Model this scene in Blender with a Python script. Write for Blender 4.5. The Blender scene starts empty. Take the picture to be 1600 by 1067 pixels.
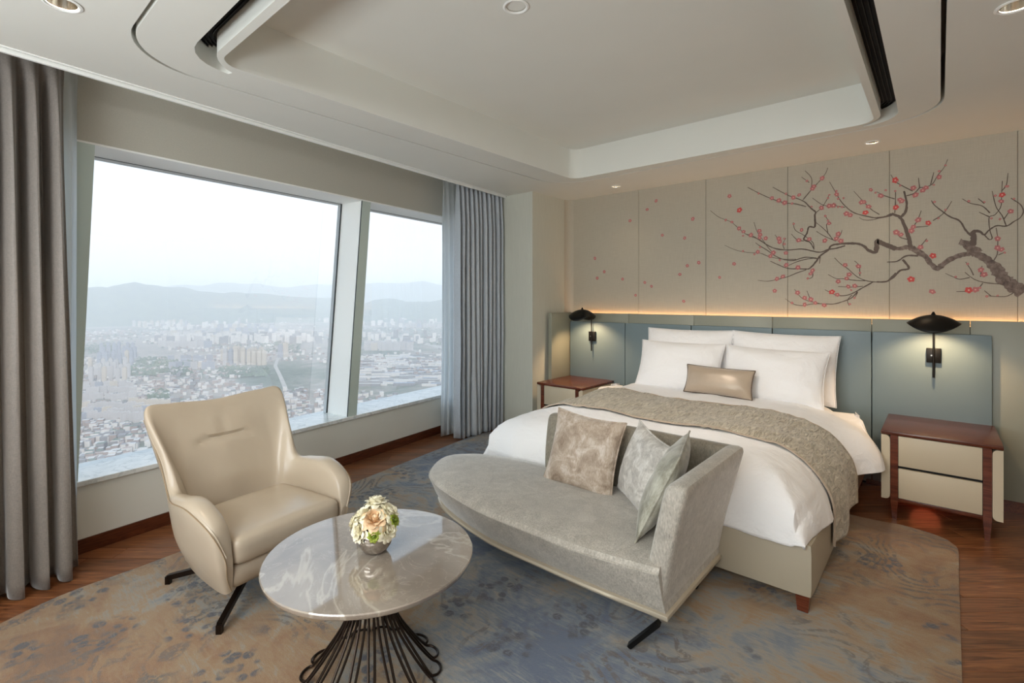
import bpy, bmesh, math, random
from math import sin, cos, pi, radians, sqrt, atan2, hypot
from mathutils import Vector, Matrix, noise, Euler
random.seed(7)
SC = bpy.context.scene
COL = SC.collection

# ------------------------------------------------------------------ camera
HEADING = radians(41.4)      # the camera looks this far to the left of +Y (the bed wall's normal)
cam_d = bpy.data.cameras.new('camera')
cam = bpy.data.objects.new('camera', cam_d); COL.objects.link(cam)
cam.location = (0, 0, 1.5); cam.rotation_euler = (radians(90), 0, HEADING)
cam_d.sensor_width = 36; cam_d.lens = 775/1600*36
cam_d.shift_x = 15/1600; cam_d.shift_y = -65.5/1600
cam_d.clip_start = 0.05; cam_d.clip_end = 120000
SC.camera = cam
SC.view_settings.view_transform = 'Standard'
SC.view_settings.look = 'None'
SC.view_settings.gamma = 1
SC.view_settings.use_curve_mapping = False
SC.view_settings.exposure = 0.42
SC.cycles.max_bounces = 8
SC.cycles.diffuse_bounces = 5
SC.cycles.glossy_bounces = 4
SC.cycles.transparent_max_bounces = 10
SC.cycles.volume_bounces = 2
SC.cycles.sample_clamp_indirect = 4
SC.cycles.caustics_reflective = False
SC.cycles.caustics_refractive = False

# ------------------------------------------------------------------ sky
wd = bpy.data.worlds.new('world'); SC.world = wd; wd.use_nodes = True
nt = wd.node_tree; nt.nodes.clear()
wo = nt.nodes.new('ShaderNodeOutputWorld'); bg = nt.nodes.new('ShaderNodeBackground')
tc = nt.nodes.new('ShaderNodeTexCoord'); sep = nt.nodes.new('ShaderNodeSeparateXYZ'); cr = nt.nodes.new('ShaderNodeValToRGB')
nt.links.new(tc.outputs['Generated'], sep.inputs[0]); nt.links.new(sep.outputs['Z'], cr.inputs[0])
nt.links.new(cr.outputs[0], bg.inputs[0]); nt.links.new(bg.outputs[0], wo.inputs[0])
e = cr.color_ramp.elements
e[0].position = 0.0; e[0].color = (.86, .79, .80, 1)
e[1].position = 0.5; e[1].color = (.62, .80, 1.0, 1)
for p_, c_ in ((.05, (.84, .79, .82, 1)), (.14, (.76, .82, .92, 1)), (.25, (.68, .80, .94, 1))):
    q = e.new(p_); q.color = c_
bg.inputs[1].default_value = 1.3

def light(name, kind, loc, rot, energy, color, **kw):
    d = bpy.data.lights.new(name, kind); d.energy = energy; d.color = color
    for k, v in kw.items(): setattr(d, k, v)
    o = bpy.data.objects.new(name, d); COL.objects.link(o); o.location = loc; o.rotation_euler = rot
    return o
# the sun stands behind the tower and lights the city only
light('sun', 'SUN', (0, 0, 50), Vector((-.75, .25, -.6)).to_track_quat('-Z', 'Y').to_euler(), 2.6, (1, .95, .88), angle=.02)
# unseen overhead fill added behind the camera to brighten the room
light('overhead_fill', 'AREA', (-.5, -1.6, 2.66), (radians(26), 0, radians(12)), 110, (.95, .98, 1), shape='RECTANGLE', size=3.2, size_y=1.5)
# upward fill areas added out of view to brighten the ceiling; no lamps stand there
light('ceiling_fill', 'AREA', (-1.4, -1.9, 1.0), (radians(180-26), radians(4), 0), 78, (.90, .97, 1), shape='RECTANGLE', size=1.8, size_y=.8)
light('warm_right_fill', 'AREA', (1.7, .2, 1.3), (radians(180-15), radians(-10), 0), 4, (1, .90, .78), shape='RECTANGLE', size=1.2, size_y=1.2)  # weak warm fill added at the right, without a fixture

# ------------------------------------------------------------------ helpers
def lin(r, g, b):
    f = lambda c: (c/255/12.92) if c/255 <= .04045 else ((c/255+.055)/1.055)**2.4
    return (f(r), f(g), f(b), 1)

class NT:
    """small helper around one material's node tree"""
    def __init__(self, name):
        self.m = bpy.data.materials.new(name); self.m.use_nodes = True
        self.t = self.m.node_tree; self.t.nodes.clear()
        self.out = self.n('OutputMaterial')
    def n(self, kind, **kw):
        q = self.t.nodes.new('ShaderNode'+kind)
        for k, v in kw.items(): setattr(q, k, v)
        return q
    def l(self, a, b): self.t.links.new(a, b)
    def coord(self, scale=(1, 1, 1), which='Object', rot=(0, 0, 0)):
        a = self.n('TexCoord'); m = self.n('Mapping'); m.inputs['Scale'].default_value = scale; m.inputs['Rotation'].default_value = rot
        self.l(a.outputs[which], m.inputs[0]); return m.outputs[0]
    def noise(self, vec, scale=5, detail=4, rough=.5, dist=0):
        q = self.n('TexNoise'); q.inputs['Scale'].default_value = scale; q.inputs['Detail'].default_value = detail
        q.inputs['Roughness'].default_value = rough; q.inputs['Distortion'].default_value = dist
        if vec: self.l(vec, q.inputs['Vector'])
        return q.outputs[0]
    def noise_vec(self, vec, scale, amt):
        q = self.n('TexNoise'); q.inputs['Scale'].default_value = scale; self.l(vec, q.inputs['Vector'])
        m = self.n('VectorMath', operation='SCALE'); m.inputs['Scale'].default_value = amt; self.l(q.outputs['Color'], m.inputs[0])
        a = self.n('VectorMath', operation='ADD'); self.l(vec, a.inputs[0]); self.l(m.outputs[0], a.inputs[1]); return a.outputs[0]
    def ramp(self, fac, stops):
        q = self.n('ValToRGB'); el = q.color_ramp.elements
        el[0].position, el[0].color = stops[0]; el[1].position, el[1].color = stops[-1]
        for p, c in stops[1:-1]:
            z = el.new(p); z.color = c
        self.l(fac, q.inputs[0]); return q.outputs[0]
    def mix(self, fac, a, b, mode='MIX'):
        q = self.n('Mix', data_type='RGBA', blend_type=mode)
        for s, v in ((0, fac), (6, a), (7, b)):
            if hasattr(v, 'is_linked'): self.l(v, q.inputs[s])
            else: q.inputs[s].default_value = v
        return q.outputs[2]
    def bump(self, h, strength=.3, dist=.01, normal=None):
        q = self.n('Bump'); q.inputs['Strength'].default_value = strength; q.inputs['Distance'].default_value = dist
        self.l(h, q.inputs['Height'])
        if normal: self.l(normal, q.inputs['Normal'])
        return q.outputs[0]
    def bsdf(self, color, rough=.5, metal=0, normal=None, **kw):
        q = self.n('BsdfPrincipled')
        if hasattr(color, 'is_linked'): self.l(color, q.inputs['Base Color'])
        else: q.inputs['Base Color'].default_value = color
        if hasattr(rough, 'is_linked'): self.l(rough, q.inputs['Roughness'])
        else: q.inputs['Roughness'].default_value = rough
        q.inputs['Metallic'].default_value = metal
        if normal: self.l(normal, q.inputs['Normal'])
        for k, v in kw.items(): q.inputs[k.replace('_', ' ')].default_value = v
        self.l(q.outputs[0], self.out.inputs[0]); return q
W4 = (1, 1, 1, 1)
def simple(name, color, rough=.5, metal=0, nscale=0, var=.06, bump=0, bdist=.002, scale=(1, 1, 1), **kw):
    t = NT(name); c = t.coord(scale); col = color; nm = None
    if nscale:
        nz = t.noise(c, nscale, 4)
        dark = tuple(x*(1-var) for x in color[:3])+(1,); lite = tuple(min(1, x*(1+var)) for x in color[:3])+(1,)
        col = t.ramp(nz, [(.3, dark), (.7, lite)])
        if bump: nm = t.bump(nz, bump, bdist)
    t.bsdf(col, rough, metal, nm, **kw)
    return t.m

def mk(name, bm, m=None, parent=None, smooth=True, label=None):
    me = bpy.data.meshes.new(name); bm.normal_update(); bm.to_mesh(me); bm.free()
    o = bpy.data.objects.new(name, me); COL.objects.link(o)
    if m: me.materials.append(m)
    if smooth:
        me.polygons.foreach_set('use_smooth', [True]*len(me.polygons))
        me.set_sharp_from_angle(angle=radians(38))
    if parent: o.parent = parent
    if label: o['label'] = label
    return o
def obj_from(me, name, parent=None, mat=None):
    o = bpy.data.objects.new(name, me); COL.objects.link(o)
    if parent: o.parent = parent
    return o
def tag(o, label=None, cat=None, group=None, kind=None):
    if label: o['label'] = label
    if cat: o['category'] = cat
    if group: o['group'] = group
    if kind: o['kind'] = kind
    return o
def thing(name, label, cat, loc=(0, 0, 0), rz=0, group=None):
    o = bpy.data.objects.new(name, None); COL.objects.link(o); o.location = loc; o.rotation_euler = (0, 0, rz)
    o.empty_display_size = .05
    return tag(o, label, cat, group)
def copy_tree(o, parent=None):
    c = o.copy(); COL.objects.link(c); c.parent = parent
    for ch in list(o.children): copy_tree(ch, c)
    return c

def box(bm, x0, x1, y0, y1, z0, z1, M=None, bev=0):
    vs = [Vector((x, y, z)) for x in (x0, x1) for y in (y0, y1) for z in (z0, z1)]
    if M: vs = [M @ v for v in vs]
    v = [bm.verts.new(p) for p in vs]
    fs = [(0, 1, 3, 2), (4, 6, 7, 5), (0, 4, 5, 1), (2, 3, 7, 6), (0, 2, 6, 4), (1, 5, 7, 3)]
    faces = [bm.faces.new([v[i] for i in f]) for f in fs]
    if bev:
        ed = list({e for f in faces for e in f.edges})
        bmesh.ops.bevel(bm, geom=ed, offset=bev, segments=2, affect='EDGES', profile=.5)
    return v
def bx(x0, x1, y0, y1, z0, z1, bev=0, M=None):
    bm = bmesh.new(); box(bm, x0, x1, y0, y1, z0, z1, M, bev); return bm
def prism(pts, z0, z1, bm=None, bev=0):
    bm = bm or bmesh.new()
    a = [bm.verts.new((x, y, z0)) for x, y in pts]; b = [bm.verts.new((x, y, z1)) for x, y in pts]
    n = len(pts); top = bm.faces.new(b); bm.faces.new(a[::-1])
    for i in range(n): bm.faces.new((a[i], a[(i+1) % n], b[(i+1) % n], b[i]))
    bmesh.ops.recalc_face_normals(bm, faces=bm.faces[:])
    if bev: bmesh.ops.bevel(bm, geom=[e for e in top.edges], offset=bev, segments=2, affect='EDGES', profile=.5)
    return bm
def rbox(sx, sy, sz, r, n=(12, 12, 6), deform=None, bm=None):
    """rounded box centred on the origin, gridded so that it can be deformed"""
    bm = bm or bmesh.new(); H = Vector((sx/2, sy/2, sz/2)); R = Vector((min(r, sx/2), min(r, sy/2), min(r, sz/2))) if not isinstance(r, tuple) else Vector(r)
    def warp(s):   # more samples near the rounded rims
        return sin(s*pi/2)*.55+s*.45
    cache = {}
    def pt(p):
        key = (round(p[0], 5), round(p[1], 5), round(p[2], 5))
        if key in cache: return cache[key]
        q = Vector((warp(p[0])*H.x, warp(p[1])*H.y, warp(p[2])*H.z))
        c = Vector([max(-(H[i]-R[i]), min(H[i]-R[i], q[i])) for i in range(3)])
        d = Vector([(q[i]-c[i])/max(R[i], 1e-6) for i in range(3)])
        if d.length > 1e-6:
            m = max(abs(d.x), abs(d.y), abs(d.z)); d = d.normalized()*min(1, m) if m <= 1 else d.normalized()
        q = Vector([c[i]+d[i]*R[i] for i in range(3)])
        if deform: q = deform(q, Vector(p))
        v = bm.verts.new(q); cache[key] = v; return v
    for ax in range(3):
        u, w = [(1, 2), (2, 0), (0, 1)][ax]
        for s in (-1, 1):
            for i in range(n[u]):
                for j in range(n[w]):
                    ps = []
                    for di, dj in ((0, 0), (1, 0), (1, 1), (0, 1)):
                        p = [0, 0, 0]; p[ax] = s; p[u] = -1+2*(i+di)/n[u]; p[w] = -1+2*(j+dj)/n[w]; ps.append(pt(tuple(p)))
                    if s < 0: ps = ps[::-1]
                    if len(set(ps)) >= 3: bm.faces.new(ps)
    return bm
def frames(pts, closed=False):
    P = [Vector(p) for p in pts]; n = len(P); T = []
    for i in range(n):
        if closed: t = P[(i+1) % n]-P[i-1]
        else: t = P[min(i+1, n-1)]-P[max(i-1, 0)]
        T.append(t.normalized() if t.length > 1e-9 else Vector((0, 0, 1)))
    up = Vector((0, 0, 1)) if abs(T[0].z) < .9 else Vector((1, 0, 0))
    N = [(up-T[0]*up.dot(T[0])).normalized()]
    for i in range(1, n):
        a = N[-1]-T[i]*N[-1].dot(T[i]); N.append(a.normalized() if a.length > 1e-6 else N[-1])
    return P, T, N
def tube(bm, pts, r, k=8, closed=False, cap=True, flat=None):
    P, T, N = frames(pts, closed); rings = []
    for i, p in enumerate(P):
        B = T[i].cross(N[i]); rr = r[i] if isinstance(r, (list, tuple)) else r
        rings.append([bm.verts.new(p+(N[i]*cos(2*pi*j/k)*(flat or 1)+B*sin(2*pi*j/k))*rr) for j in range(k)])
    m = len(rings)
    for i in range(m if closed else m-1):
        a, b = rings[i], rings[(i+1) % m]
        for j in range(k): bm.faces.new((a[j], a[(j+1) % k], b[(j+1) % k], b[j]))
    if cap and not closed: bm.faces.new(rings[0][::-1]); bm.faces.new(rings[-1])
    return bm
def bar(bm, pts, w, h, up=(0, 0, 1)):
    """rectangular bar along a polyline"""
    P = [Vector(p) for p in pts]; up = Vector(up); rings = []
    for i, p in enumerate(P):
        t = (P[min(i+1, len(P)-1)]-P[max(i-1, 0)]).normalized(); s = t.cross(up).normalized(); u = s.cross(t).normalized()
        rings.append([bm.verts.new(p+s*a*w/2+u*b*h/2) for a, b in ((-1, -1), (1, -1), (1, 1), (-1, 1))])
    for a, b in zip(rings, rings[1:]):
        for j in range(4): bm.faces.new((a[j], a[(j+1) % 4], b[(j+1) % 4], b[j]))
    bm.faces.new(rings[0][::-1]); bm.faces.new(rings[-1]); return bm
def lathe(bm, prof, k=32, cx=0, cy=0, M=None):
    rings = []
    for r, z in prof:
        ring = []
        for j in range(k):
            p = Vector((cx+r*cos(2*pi*j/k), cy+r*sin(2*pi*j/k), z)); ring.append(bm.verts.new(M @ p if M else p))
        rings.append(ring)
    for a, b in zip(rings, rings[1:]):
        for j in range(k): bm.faces.new((a[j], a[(j+1) % k], b[(j+1) % k], b[j]))
    return bm
def grid(bm, nu, nv, f, closed_u=False):
    vs = [[bm.verts.new(f(i/nu, j/nv)) for j in range(nv+1)] for i in range(nu+(0 if closed_u else 1))]
    for i in range(nu):
        for j in range(nv):
            a, b = vs[i], vs[(i+1) % len(vs)]
            bm.faces.new((a[j], b[j], b[j+1], a[j+1]))
    return bm
def catmull(P, n):
    """resample control points (tuples) smoothly"""
    P = [Vector(p) for p in P]; out = []
    for i in range(len(P)-1):
        p0, p1, p2, p3 = P[max(i-1, 0)], P[i], P[i+1], P[min(i+2, len(P)-1)]
        for k in range(n):
            t = k/n; out.append(.5*((2*p1)+(p2-p0)*t+(2*p0-5*p1+4*p2-p3)*t*t+(3*p1-p0-3*p2+p3)*t*t*t))
    out.append(P[-1]); return out
def subsurf(o, lv=1):
    m = o.modifiers.new('sub', 'SUBSURF'); m.levels = lv; m.render_levels = lv; return o
def solidify(o, t, off=0):
    m = o.modifiers.new('solid', 'SOLIDIFY'); m.thickness = t; m.offset = off; return o
def plate(name, splines, z0, z1, m, parent=None, bevel=0):
    """flat plate with holes from closed outlines"""
    cu = bpy.data.curves.new(name, 'CURVE'); cu.dimensions = '2D'; cu.fill_mode = 'BOTH'; cu.extrude = (z1-z0)/2-bevel
    cu.bevel_depth = bevel; cu.bevel_resolution = 1; cu.offset = -bevel
    for pts in splines:
        s = cu.splines.new('POLY'); s.points.add(len(pts)-1)
        for q, p in zip(s.points, pts): q.co = (p[0], p[1], 0, 1)
        s.use_cyclic_u = True
    t = bpy.data.objects.new('tmp', cu); COL.objects.link(t)
    bpy.context.view_layer.update()
    me = bpy.data.meshes.new_from_object(t.evaluated_get(bpy.context.evaluated_depsgraph_get()))
    bpy.data.objects.remove(t); bpy.data.curves.remove(cu)
    me.name = name; me.materials.clear(); me.materials.append(m)
    for v in me.vertices: v.co.z += (z0+z1)/2
    o = bpy.data.objects.new(name, me); COL.objects.link(o)
    if parent: o.parent = parent
    return o
def rrect(x0, x1, y0, y1, r, k=8):
    out = []
    for cx, cy, a0 in ((x1-r, y1-r, 0), (x0+r, y1-r, 90), (x0+r, y0+r, 180), (x1-r, y0+r, 270)):
        out += [(cx+r*cos(radians(a0+90*i/k)), cy+r*sin(radians(a0+90*i/k))) for i in range(k+1)]
    return out
def circ(cx, cy, r, k=28): return [(cx+r*cos(2*pi*i/k), cy+r*sin(2*pi*i/k)) for i in range(k)]
def fbm(p, s=1.0, o=3):
    v = 0; a = 1
    for _ in range(o): v += a*noise.noise(Vector(p)*s); s *= 2.1; a *= .5
    return v

# ------------------------------------------------------------------ materials
M = {}
M['ceiling'] = simple('ceiling_paint', lin(231, 232, 226), .75, nscale=3, var=.01)
M['wall'] = simple('wall_paint', lin(226, 226, 218), .7, nscale=3, var=.015)
M['spandrel'] = simple('spandrel_fabric', lin(190, 187, 176), .85, nscale=180, var=.04, bump=.1)
M['column'] = simple('column_wallcovering', lin(208, 208, 196), .7, nscale=150, var=.03, scale=(1, 1, .05), bump=.05)
M['white_frame'] = simple('white_window_frame', lin(250, 252, 250), .45)
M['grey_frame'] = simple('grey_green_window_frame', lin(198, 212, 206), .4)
M['gasket'] = simple('dark_gasket', lin(50, 56, 58), .6)
M['black'] = simple('matte_black_metal', lin(26, 25, 24), .38, .6)
M['bronze'] = simple('dark_bronze_metal', lin(52, 42, 36), .32, .85)
M['darkvoid'] = simple('dark_duct', lin(16, 16, 17), .8)
M['chrome'] = simple('polished_chrome', lin(215, 212, 205), .16, 1)
M['white_cotton'] = None
def cotton():
    t = NT('white_cotton'); c = t.coord()
    n1 = t.noise(c, 7, 5, .55, .6); n2 = t.noise(c, 900, 1)
    b1 = t.bump(n1, .4, .04); b2 = t.bump(n2, .04, .001, b1)
    t.bsdf(lin(247, 246, 246), .8, 0, b2, Sheen_Weight=.25)
    return t.m
M['white_cotton'] = cotton()
def satin_runner():
    t = NT('crinkled_taupe_runner'); c = t.coord((1, 1, 1)); cs = t.coord((1.8, .35, 1.0), rot=(0, 0, .5))
    n = t.noise(cs, 30, 3, .55, 1.4)
    col = t.ramp(n, [(.34, lin(146, 136, 116)), (.5, lin(184, 174, 153)), (.66, lin(212, 203, 184))])
    t.bsdf(col, .48, 0, t.bump(n, 1.0, .014), Sheen_Weight=.3)
    return t.m
M['runner'] = satin_runner()
def velvet(name, dark, mid, lite, sc=9, st=.35, k=.25):
    t = NT(name); c = t.coord(); n1 = t.noise(c, sc, 6, .65, .8); n2 = t.noise(t.coord((1, 1, .25)), 160, 3, .7)
    f = t.mix(k, n1, n2)
    col = t.ramp(f, [(.32, dark), (.5, mid), (.66, lite)])
    t.bsdf(col, .62, 0, t.bump(n2, st, .003), Sheen_Weight=.5, Sheen_Roughness=.35)
    return t.m
M['sofa'] = velvet('silver_grey_chenille', lin(144, 138, 129), lin(179, 172, 161), lin(207, 200, 189), 13, .4, .62)
M['back_sofa'] = velvet('taupe_chenille', lin(108, 101, 88), lin(134, 126, 111), lin(156, 149, 133), 40, .5, .6)
M['crushed_taupe'] = velvet('crushed_velvet_taupe', lin(132, 112, 94), lin(182, 164, 146), lin(222, 212, 202), 11, .2)
M['crushed_silver'] = velvet('crushed_velvet_silver', lin(150, 144, 138), lin(196, 190, 182), lin(228, 224, 218), 18, .2)
M['crushed_grey'] = velvet('crushed_velvet_grey', lin(104, 100, 86), lin(158, 154, 138), lin(200, 198, 184), 8, .2)
def leather(name, col, rough=.36, sc=90, big=.25):
    t = NT(name); c = t.coord(); v = t.n('TexVoronoi'); v.inputs['Scale'].default_value = sc*2; t.l(c, v.inputs['Vector'])
    n = t.noise(c, 4, 3); b = t.bump(v.outputs['Distance'], .06, .001); b2 = t.bump(n, big, .02, b)
    d = tuple(x*.93 for x in col[:3])+(1,)
    t.bsdf(t.mix(n, col, d), rough, 0, b2, Coat_Weight=.1, Coat_Roughness=.3)
    return t.m
M['ivory_leather'] = leather('ivory_pearl_leather', lin(198, 184, 165), .27)
M['teal_leather'] = leather('teal_grey_leather', lin(116, 133, 138), .45, 120, .05)
M['sage_leather'] = leather('sage_beige_leather', lin(150, 151, 136), .42, 120, .05)
M['bed_leather'] = leather('greige_bed_leather', lin(176, 165, 145), .5, 120, .04)
M['cream_leather'] = leather('cream_leather', lin(205, 191, 165), .5, 120, .04)
M['satin'] = simple('champagne_satin', lin(184, 166, 146), .34, .1, nscale=5, var=.08, Sheen_Weight=.4)
M['piping'] = simple('dark_piping', lin(92, 74, 58), .5)
M['champagne_rail'] = simple('champagne_lacquer_rail', lin(196, 184, 164), .3, .35)
def wood(name, dark, mid, lite, sc=(1, 14, 14), rough=.3, nsc=3.2, coat=.12, rot=(0, 0, 0)):
    t = NT(name); c = t.coord(sc, rot=rot)
    oi = t.n('ObjectInfo'); va = t.n('VectorMath', operation='ADD'); co = t.n('CombineXYZ'); mu = t.n('Math', operation='MULTIPLY'); mu.inputs[1].default_value = 37
    t.l(oi.outputs['Random'], mu.inputs[0]); t.l(mu.outputs[0], co.inputs[0]); t.l(mu.outputs[0], co.inputs[1]); t.l(c, va.inputs[0]); t.l(co.outputs[0], va.inputs[1])
    n = t.noise(va.outputs[0], nsc, 6, .6, 1.5)
    col = t.ramp(n, [(.3, dark), (.5, mid), (.72, lite)])
    hs = t.n('HueSaturation'); mr = t.n('MapRange'); mr.inputs[3].default_value = .78; mr.inputs[4].default_value = 1.2
    t.l(oi.outputs['Random'], mr.inputs[0]); t.l(mr.outputs[0], hs.inputs['Value']); t.l(col, hs.inputs['Color'])
    t.bsdf(hs.outputs[0], rough, 0, t.bump(n, .08, .002), Coat_Weight=coat, Coat_Roughness=.15)
    return t.m
M['floor_wood'] = wood('reddish_walnut_floor', lin(80, 44, 26), lin(126, 78, 48), lin(164, 110, 70))
M['skirting'] = wood('dark_walnut_skirting', lin(66, 30, 17), lin(92, 46, 26), lin(120, 64, 38), (14, 1, 14))
M['mahogany'] = wood('mahogany_nightstand', lin(66, 29, 17), lin(92, 44, 27), lin(118, 62, 40), (1, 10, 10), .26)
def marble(name, base, vein, dark, sc=2.2, rough=.07, coat=.0):
    t = NT(name); c = t.coord(); wv = t.n('TexNoise'); wv.inputs['Scale'].default_value = sc*1.3; wv.inputs['Detail'].default_value = 8; wv.inputs['Distortion'].default_value = 1.3
    t.l(c, wv.inputs['Vector'])
    cloud = t.ramp(wv.outputs[0], [(.35, dark), (.6, base)])
    v = t.n('TexNoise'); v.inputs['Scale'].default_value = sc; v.inputs['Detail'].default_value = 9; v.inputs['Distortion'].default_value = 1.5
    t.l(c, v.inputs['Vector'])
    mk_ = t.ramp(v.outputs[0], [(.48, (0, 0, 0, 1)), (.498, (.5, .5, .5, 1)), (.502, (.5, .5, .5, 1)), (.52, (0, 0, 0, 1))])
    v2 = t.noise(c, sc*3.1, 6, .6, 2.0); mk2 = t.ramp(v2, [(.49, (0, 0, 0, 1)), (.5, (.3, .3, .3, 1)), (.51, (0, 0, 0, 1))])
    col = t.mix(mk_, cloud, vein); col = t.mix(mk2, col, vein)
    t.bsdf(col, rough, 0, None, Specular_IOR_Level=.7, Coat_Weight=coat)
    return t.m
M['table_marble'] = marble('grey_beige_marble', lin(170, 158, 145), lin(212, 202, 186), lin(140, 128, 117), 1.7, .05, .6)
M['sill_marble'] = marble('pale_veined_marble', lin(240, 243, 242), lin(176, 184, 186), lin(224, 229, 229), 4, .15)
def curtain_m(name, a, b, rough=.55):
    t = NT(name); c = t.coord((60, 60, 6)); n = t.noise(c, 9, 3, .6); w = t.noise(t.coord((1, 1, 14)), 70, 2)
    f = t.mix(.5, n, w); col = t.ramp(f, [(.35, a), (.65, b)])
    t.bsdf(col, rough, 0, t.bump(w, .12, .002), Sheen_Weight=.5, Sheen_Roughness=.4)
    return t.m
M['drape'] = curtain_m('grey_taupe_drape', lin(108, 102, 98), lin(140, 132, 125))
M['drape_far'] = curtain_m('blue_grey_drape', lin(168, 174, 181), lin(200, 206, 212))
def sheer_m():
    t = NT('white_sheer'); d = t.n('BsdfDiffuse'); d.inputs[0].default_value = (.92, .94, .95, 1)
    tl = t.n('BsdfTranslucent'); tl.inputs[0].default_value = (.95, .97, .98, 1); tr = t.n('BsdfTransparent')
    m1 = t.n('MixShader'); m1.inputs[0].default_value = .88; m2 = t.n('MixShader'); m2.inputs[0].default_value = .12
    t.l(d.outputs[0], m1.inputs[1]); t.l(tl.outputs[0], m1.inputs[2]); t.l(m1.outputs[0], m2.inputs[1]); t.l(tr.outputs[0], m2.inputs[2])
    t.l(m2.outputs[0], t.out.inputs[0]); return t.m
M['sheer'] = sheer_m()
def glass_m():
    t = NT('coated_window_glass'); fr = t.n('Fresnel'); fr.inputs[0].default_value = 2.15
    tr = t.n('BsdfTransparent'); tr.inputs[0].default_value = (.96, .98, .98, 1); g = t.n('BsdfGlossy'); g.inputs['Roughness'].default_value = .0
    m = t.n('MixShader'); t.l(fr.outputs[0], m.inputs[0]); t.l(tr.outputs[0], m.inputs[1]); t.l(g.outputs[0], m.inputs[2]); t.l(m.outputs[0], t.out.inputs[0]); return t.m
M['glass'] = glass_m()
def emit(name, col, s):
    t = NT(name); q = t.n('Emission'); q.inputs[0].default_value = col; q.inputs[1].default_value = s; t.l(q.outputs[0], t.out.inputs[0]); return t.m
M['bulb'] = emit('warm_lamp_glow', (1, .78, .5, 1), 14)
M['led'] = emit('warm_led_strip', (1, .55, .22, 1), 4)
def wallcover():
    t = NT('greige_silk_wallcovering'); n = t.noise(t.coord((1, 1, .04)), 240, 2); n2 = t.noise(t.coord((.04, 1, 1)), 240, 2)
    f = t.mix(.5, n, n2); col = t.ramp(f, [(.35, lin(180, 172, 155)), (.65, lin(190, 182, 165))])
    t.bsdf(col, .6, 0, t.bump(f, .06, .001), Sheen_Weight=.15); return t.m
M['wallcover'] = wallcover()
def rug_m():
    t = NT('hand_tufted_rug'); c = t.coord()
    big = t.noise(t.coord((1, 1, 1)), .95, 2, .5, .4)
    med = t.noise(c, 3.2, 5, .6, 1.5)
    streak = t.noise(t.coord((1.5, 9, 1), rot=(0, 0, -.35)), 6, 6, .7, 1.2)
    f = t.mix(.5, big, med); f2 = t.mix(.25, f, streak)
    # blue diagonal field between ochre: rug pattern, with window sheen painted into the blue
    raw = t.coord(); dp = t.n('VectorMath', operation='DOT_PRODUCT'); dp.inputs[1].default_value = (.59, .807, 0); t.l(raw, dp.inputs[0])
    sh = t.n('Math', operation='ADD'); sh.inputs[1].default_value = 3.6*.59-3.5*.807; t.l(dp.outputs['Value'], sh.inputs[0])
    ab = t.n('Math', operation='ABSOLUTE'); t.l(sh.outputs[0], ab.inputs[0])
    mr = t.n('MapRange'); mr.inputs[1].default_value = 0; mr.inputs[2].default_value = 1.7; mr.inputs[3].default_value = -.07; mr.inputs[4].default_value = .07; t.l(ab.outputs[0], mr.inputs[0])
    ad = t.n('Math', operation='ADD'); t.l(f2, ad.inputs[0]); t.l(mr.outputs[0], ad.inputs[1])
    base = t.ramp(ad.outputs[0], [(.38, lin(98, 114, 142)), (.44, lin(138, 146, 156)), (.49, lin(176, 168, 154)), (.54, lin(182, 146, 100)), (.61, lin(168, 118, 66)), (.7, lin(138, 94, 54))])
    # contour lines, as in watered silk
    cn = t.noise(c, 1.5, 2, .5, .5); sc_ = t.n('Math', operation='MULTIPLY'); sc_.inputs[1].default_value = 130; t.l(cn, sc_.inputs[0])
    sn = t.n('Math', operation='SINE'); t.l(sc_.outputs[0], sn.inputs[0])
    fleck = t.noise(c, 30, 5, .7, 1.2); fk = t.ramp(fleck, [(.43, (0, 0, 0, 1)), (.51, W4)])
    patch = t.ramp(t.noise(c, 1.9, 3, .6), [(.46, (0, 0, 0, 1)), (.58, W4)])
    ln = t.ramp(sn.outputs[0], [(.0, (0, 0, 0, 1)), (.5, (.9, .9, .9, 1))])
    l1 = t.mix(1, ln, fk, 'MULTIPLY'); l2 = t.mix(1, l1, patch, 'MULTIPLY')
    # worn floral medallions: clusters of petals, slate on the ground
    vr = t.n('TexVoronoi'); vr.inputs['Scale'].default_value = 2.7; vr.inputs['Randomness'].default_value = .55; t.l(c, vr.inputs['Vector'])
    pt_ = t.n('TexVoronoi'); pt_.inputs['Scale'].default_value = 17; t.l(t.noise_vec(c, 9, .03), pt_.inputs['Vector'])
    ring = t.ramp(vr.outputs['Distance'], [(.04, W4), (.09, (.2, .2, .2, 1)), (.14, W4), (.30, W4), (.38, (0, 0, 0, 1))])
    pet = t.ramp(pt_.outputs['Distance'], [(.36, W4), (.50, (0, 0, 0, 1))])
    m1 = t.mix(1, ring, pet, 'MULTIPLY'); msk = t.mix(.6, m1, fk, 'MULTIPLY')
    col = t.mix(l2, base, lin(104, 92, 84)); col = t.mix(msk, col, lin(78, 80, 92))
    light_ = t.ramp(streak, [(.56, (0, 0, 0, 1)), (.74, (.35, .35, .35, 1))]); col = t.mix(light_, col, lin(204, 196, 182))
    fine = t.noise(c, 300, 2, .7); b = t.bump(fine, 1, .012); b2 = t.bump(fleck, .35, .012, b); b3 = t.bump(msk, .3, .005, b2)
    t.bsdf(col, .92, 0, b3, Sheen_Weight=.45, Sheen_Roughness=.5); return t.m
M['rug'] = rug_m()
def struct(name, bm, m, smooth=False, parent=None):
    o = mk(name, bm, m, parent, smooth)
    if not parent: o['kind'] = 'structure'
    return o
H = 2.70
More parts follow.
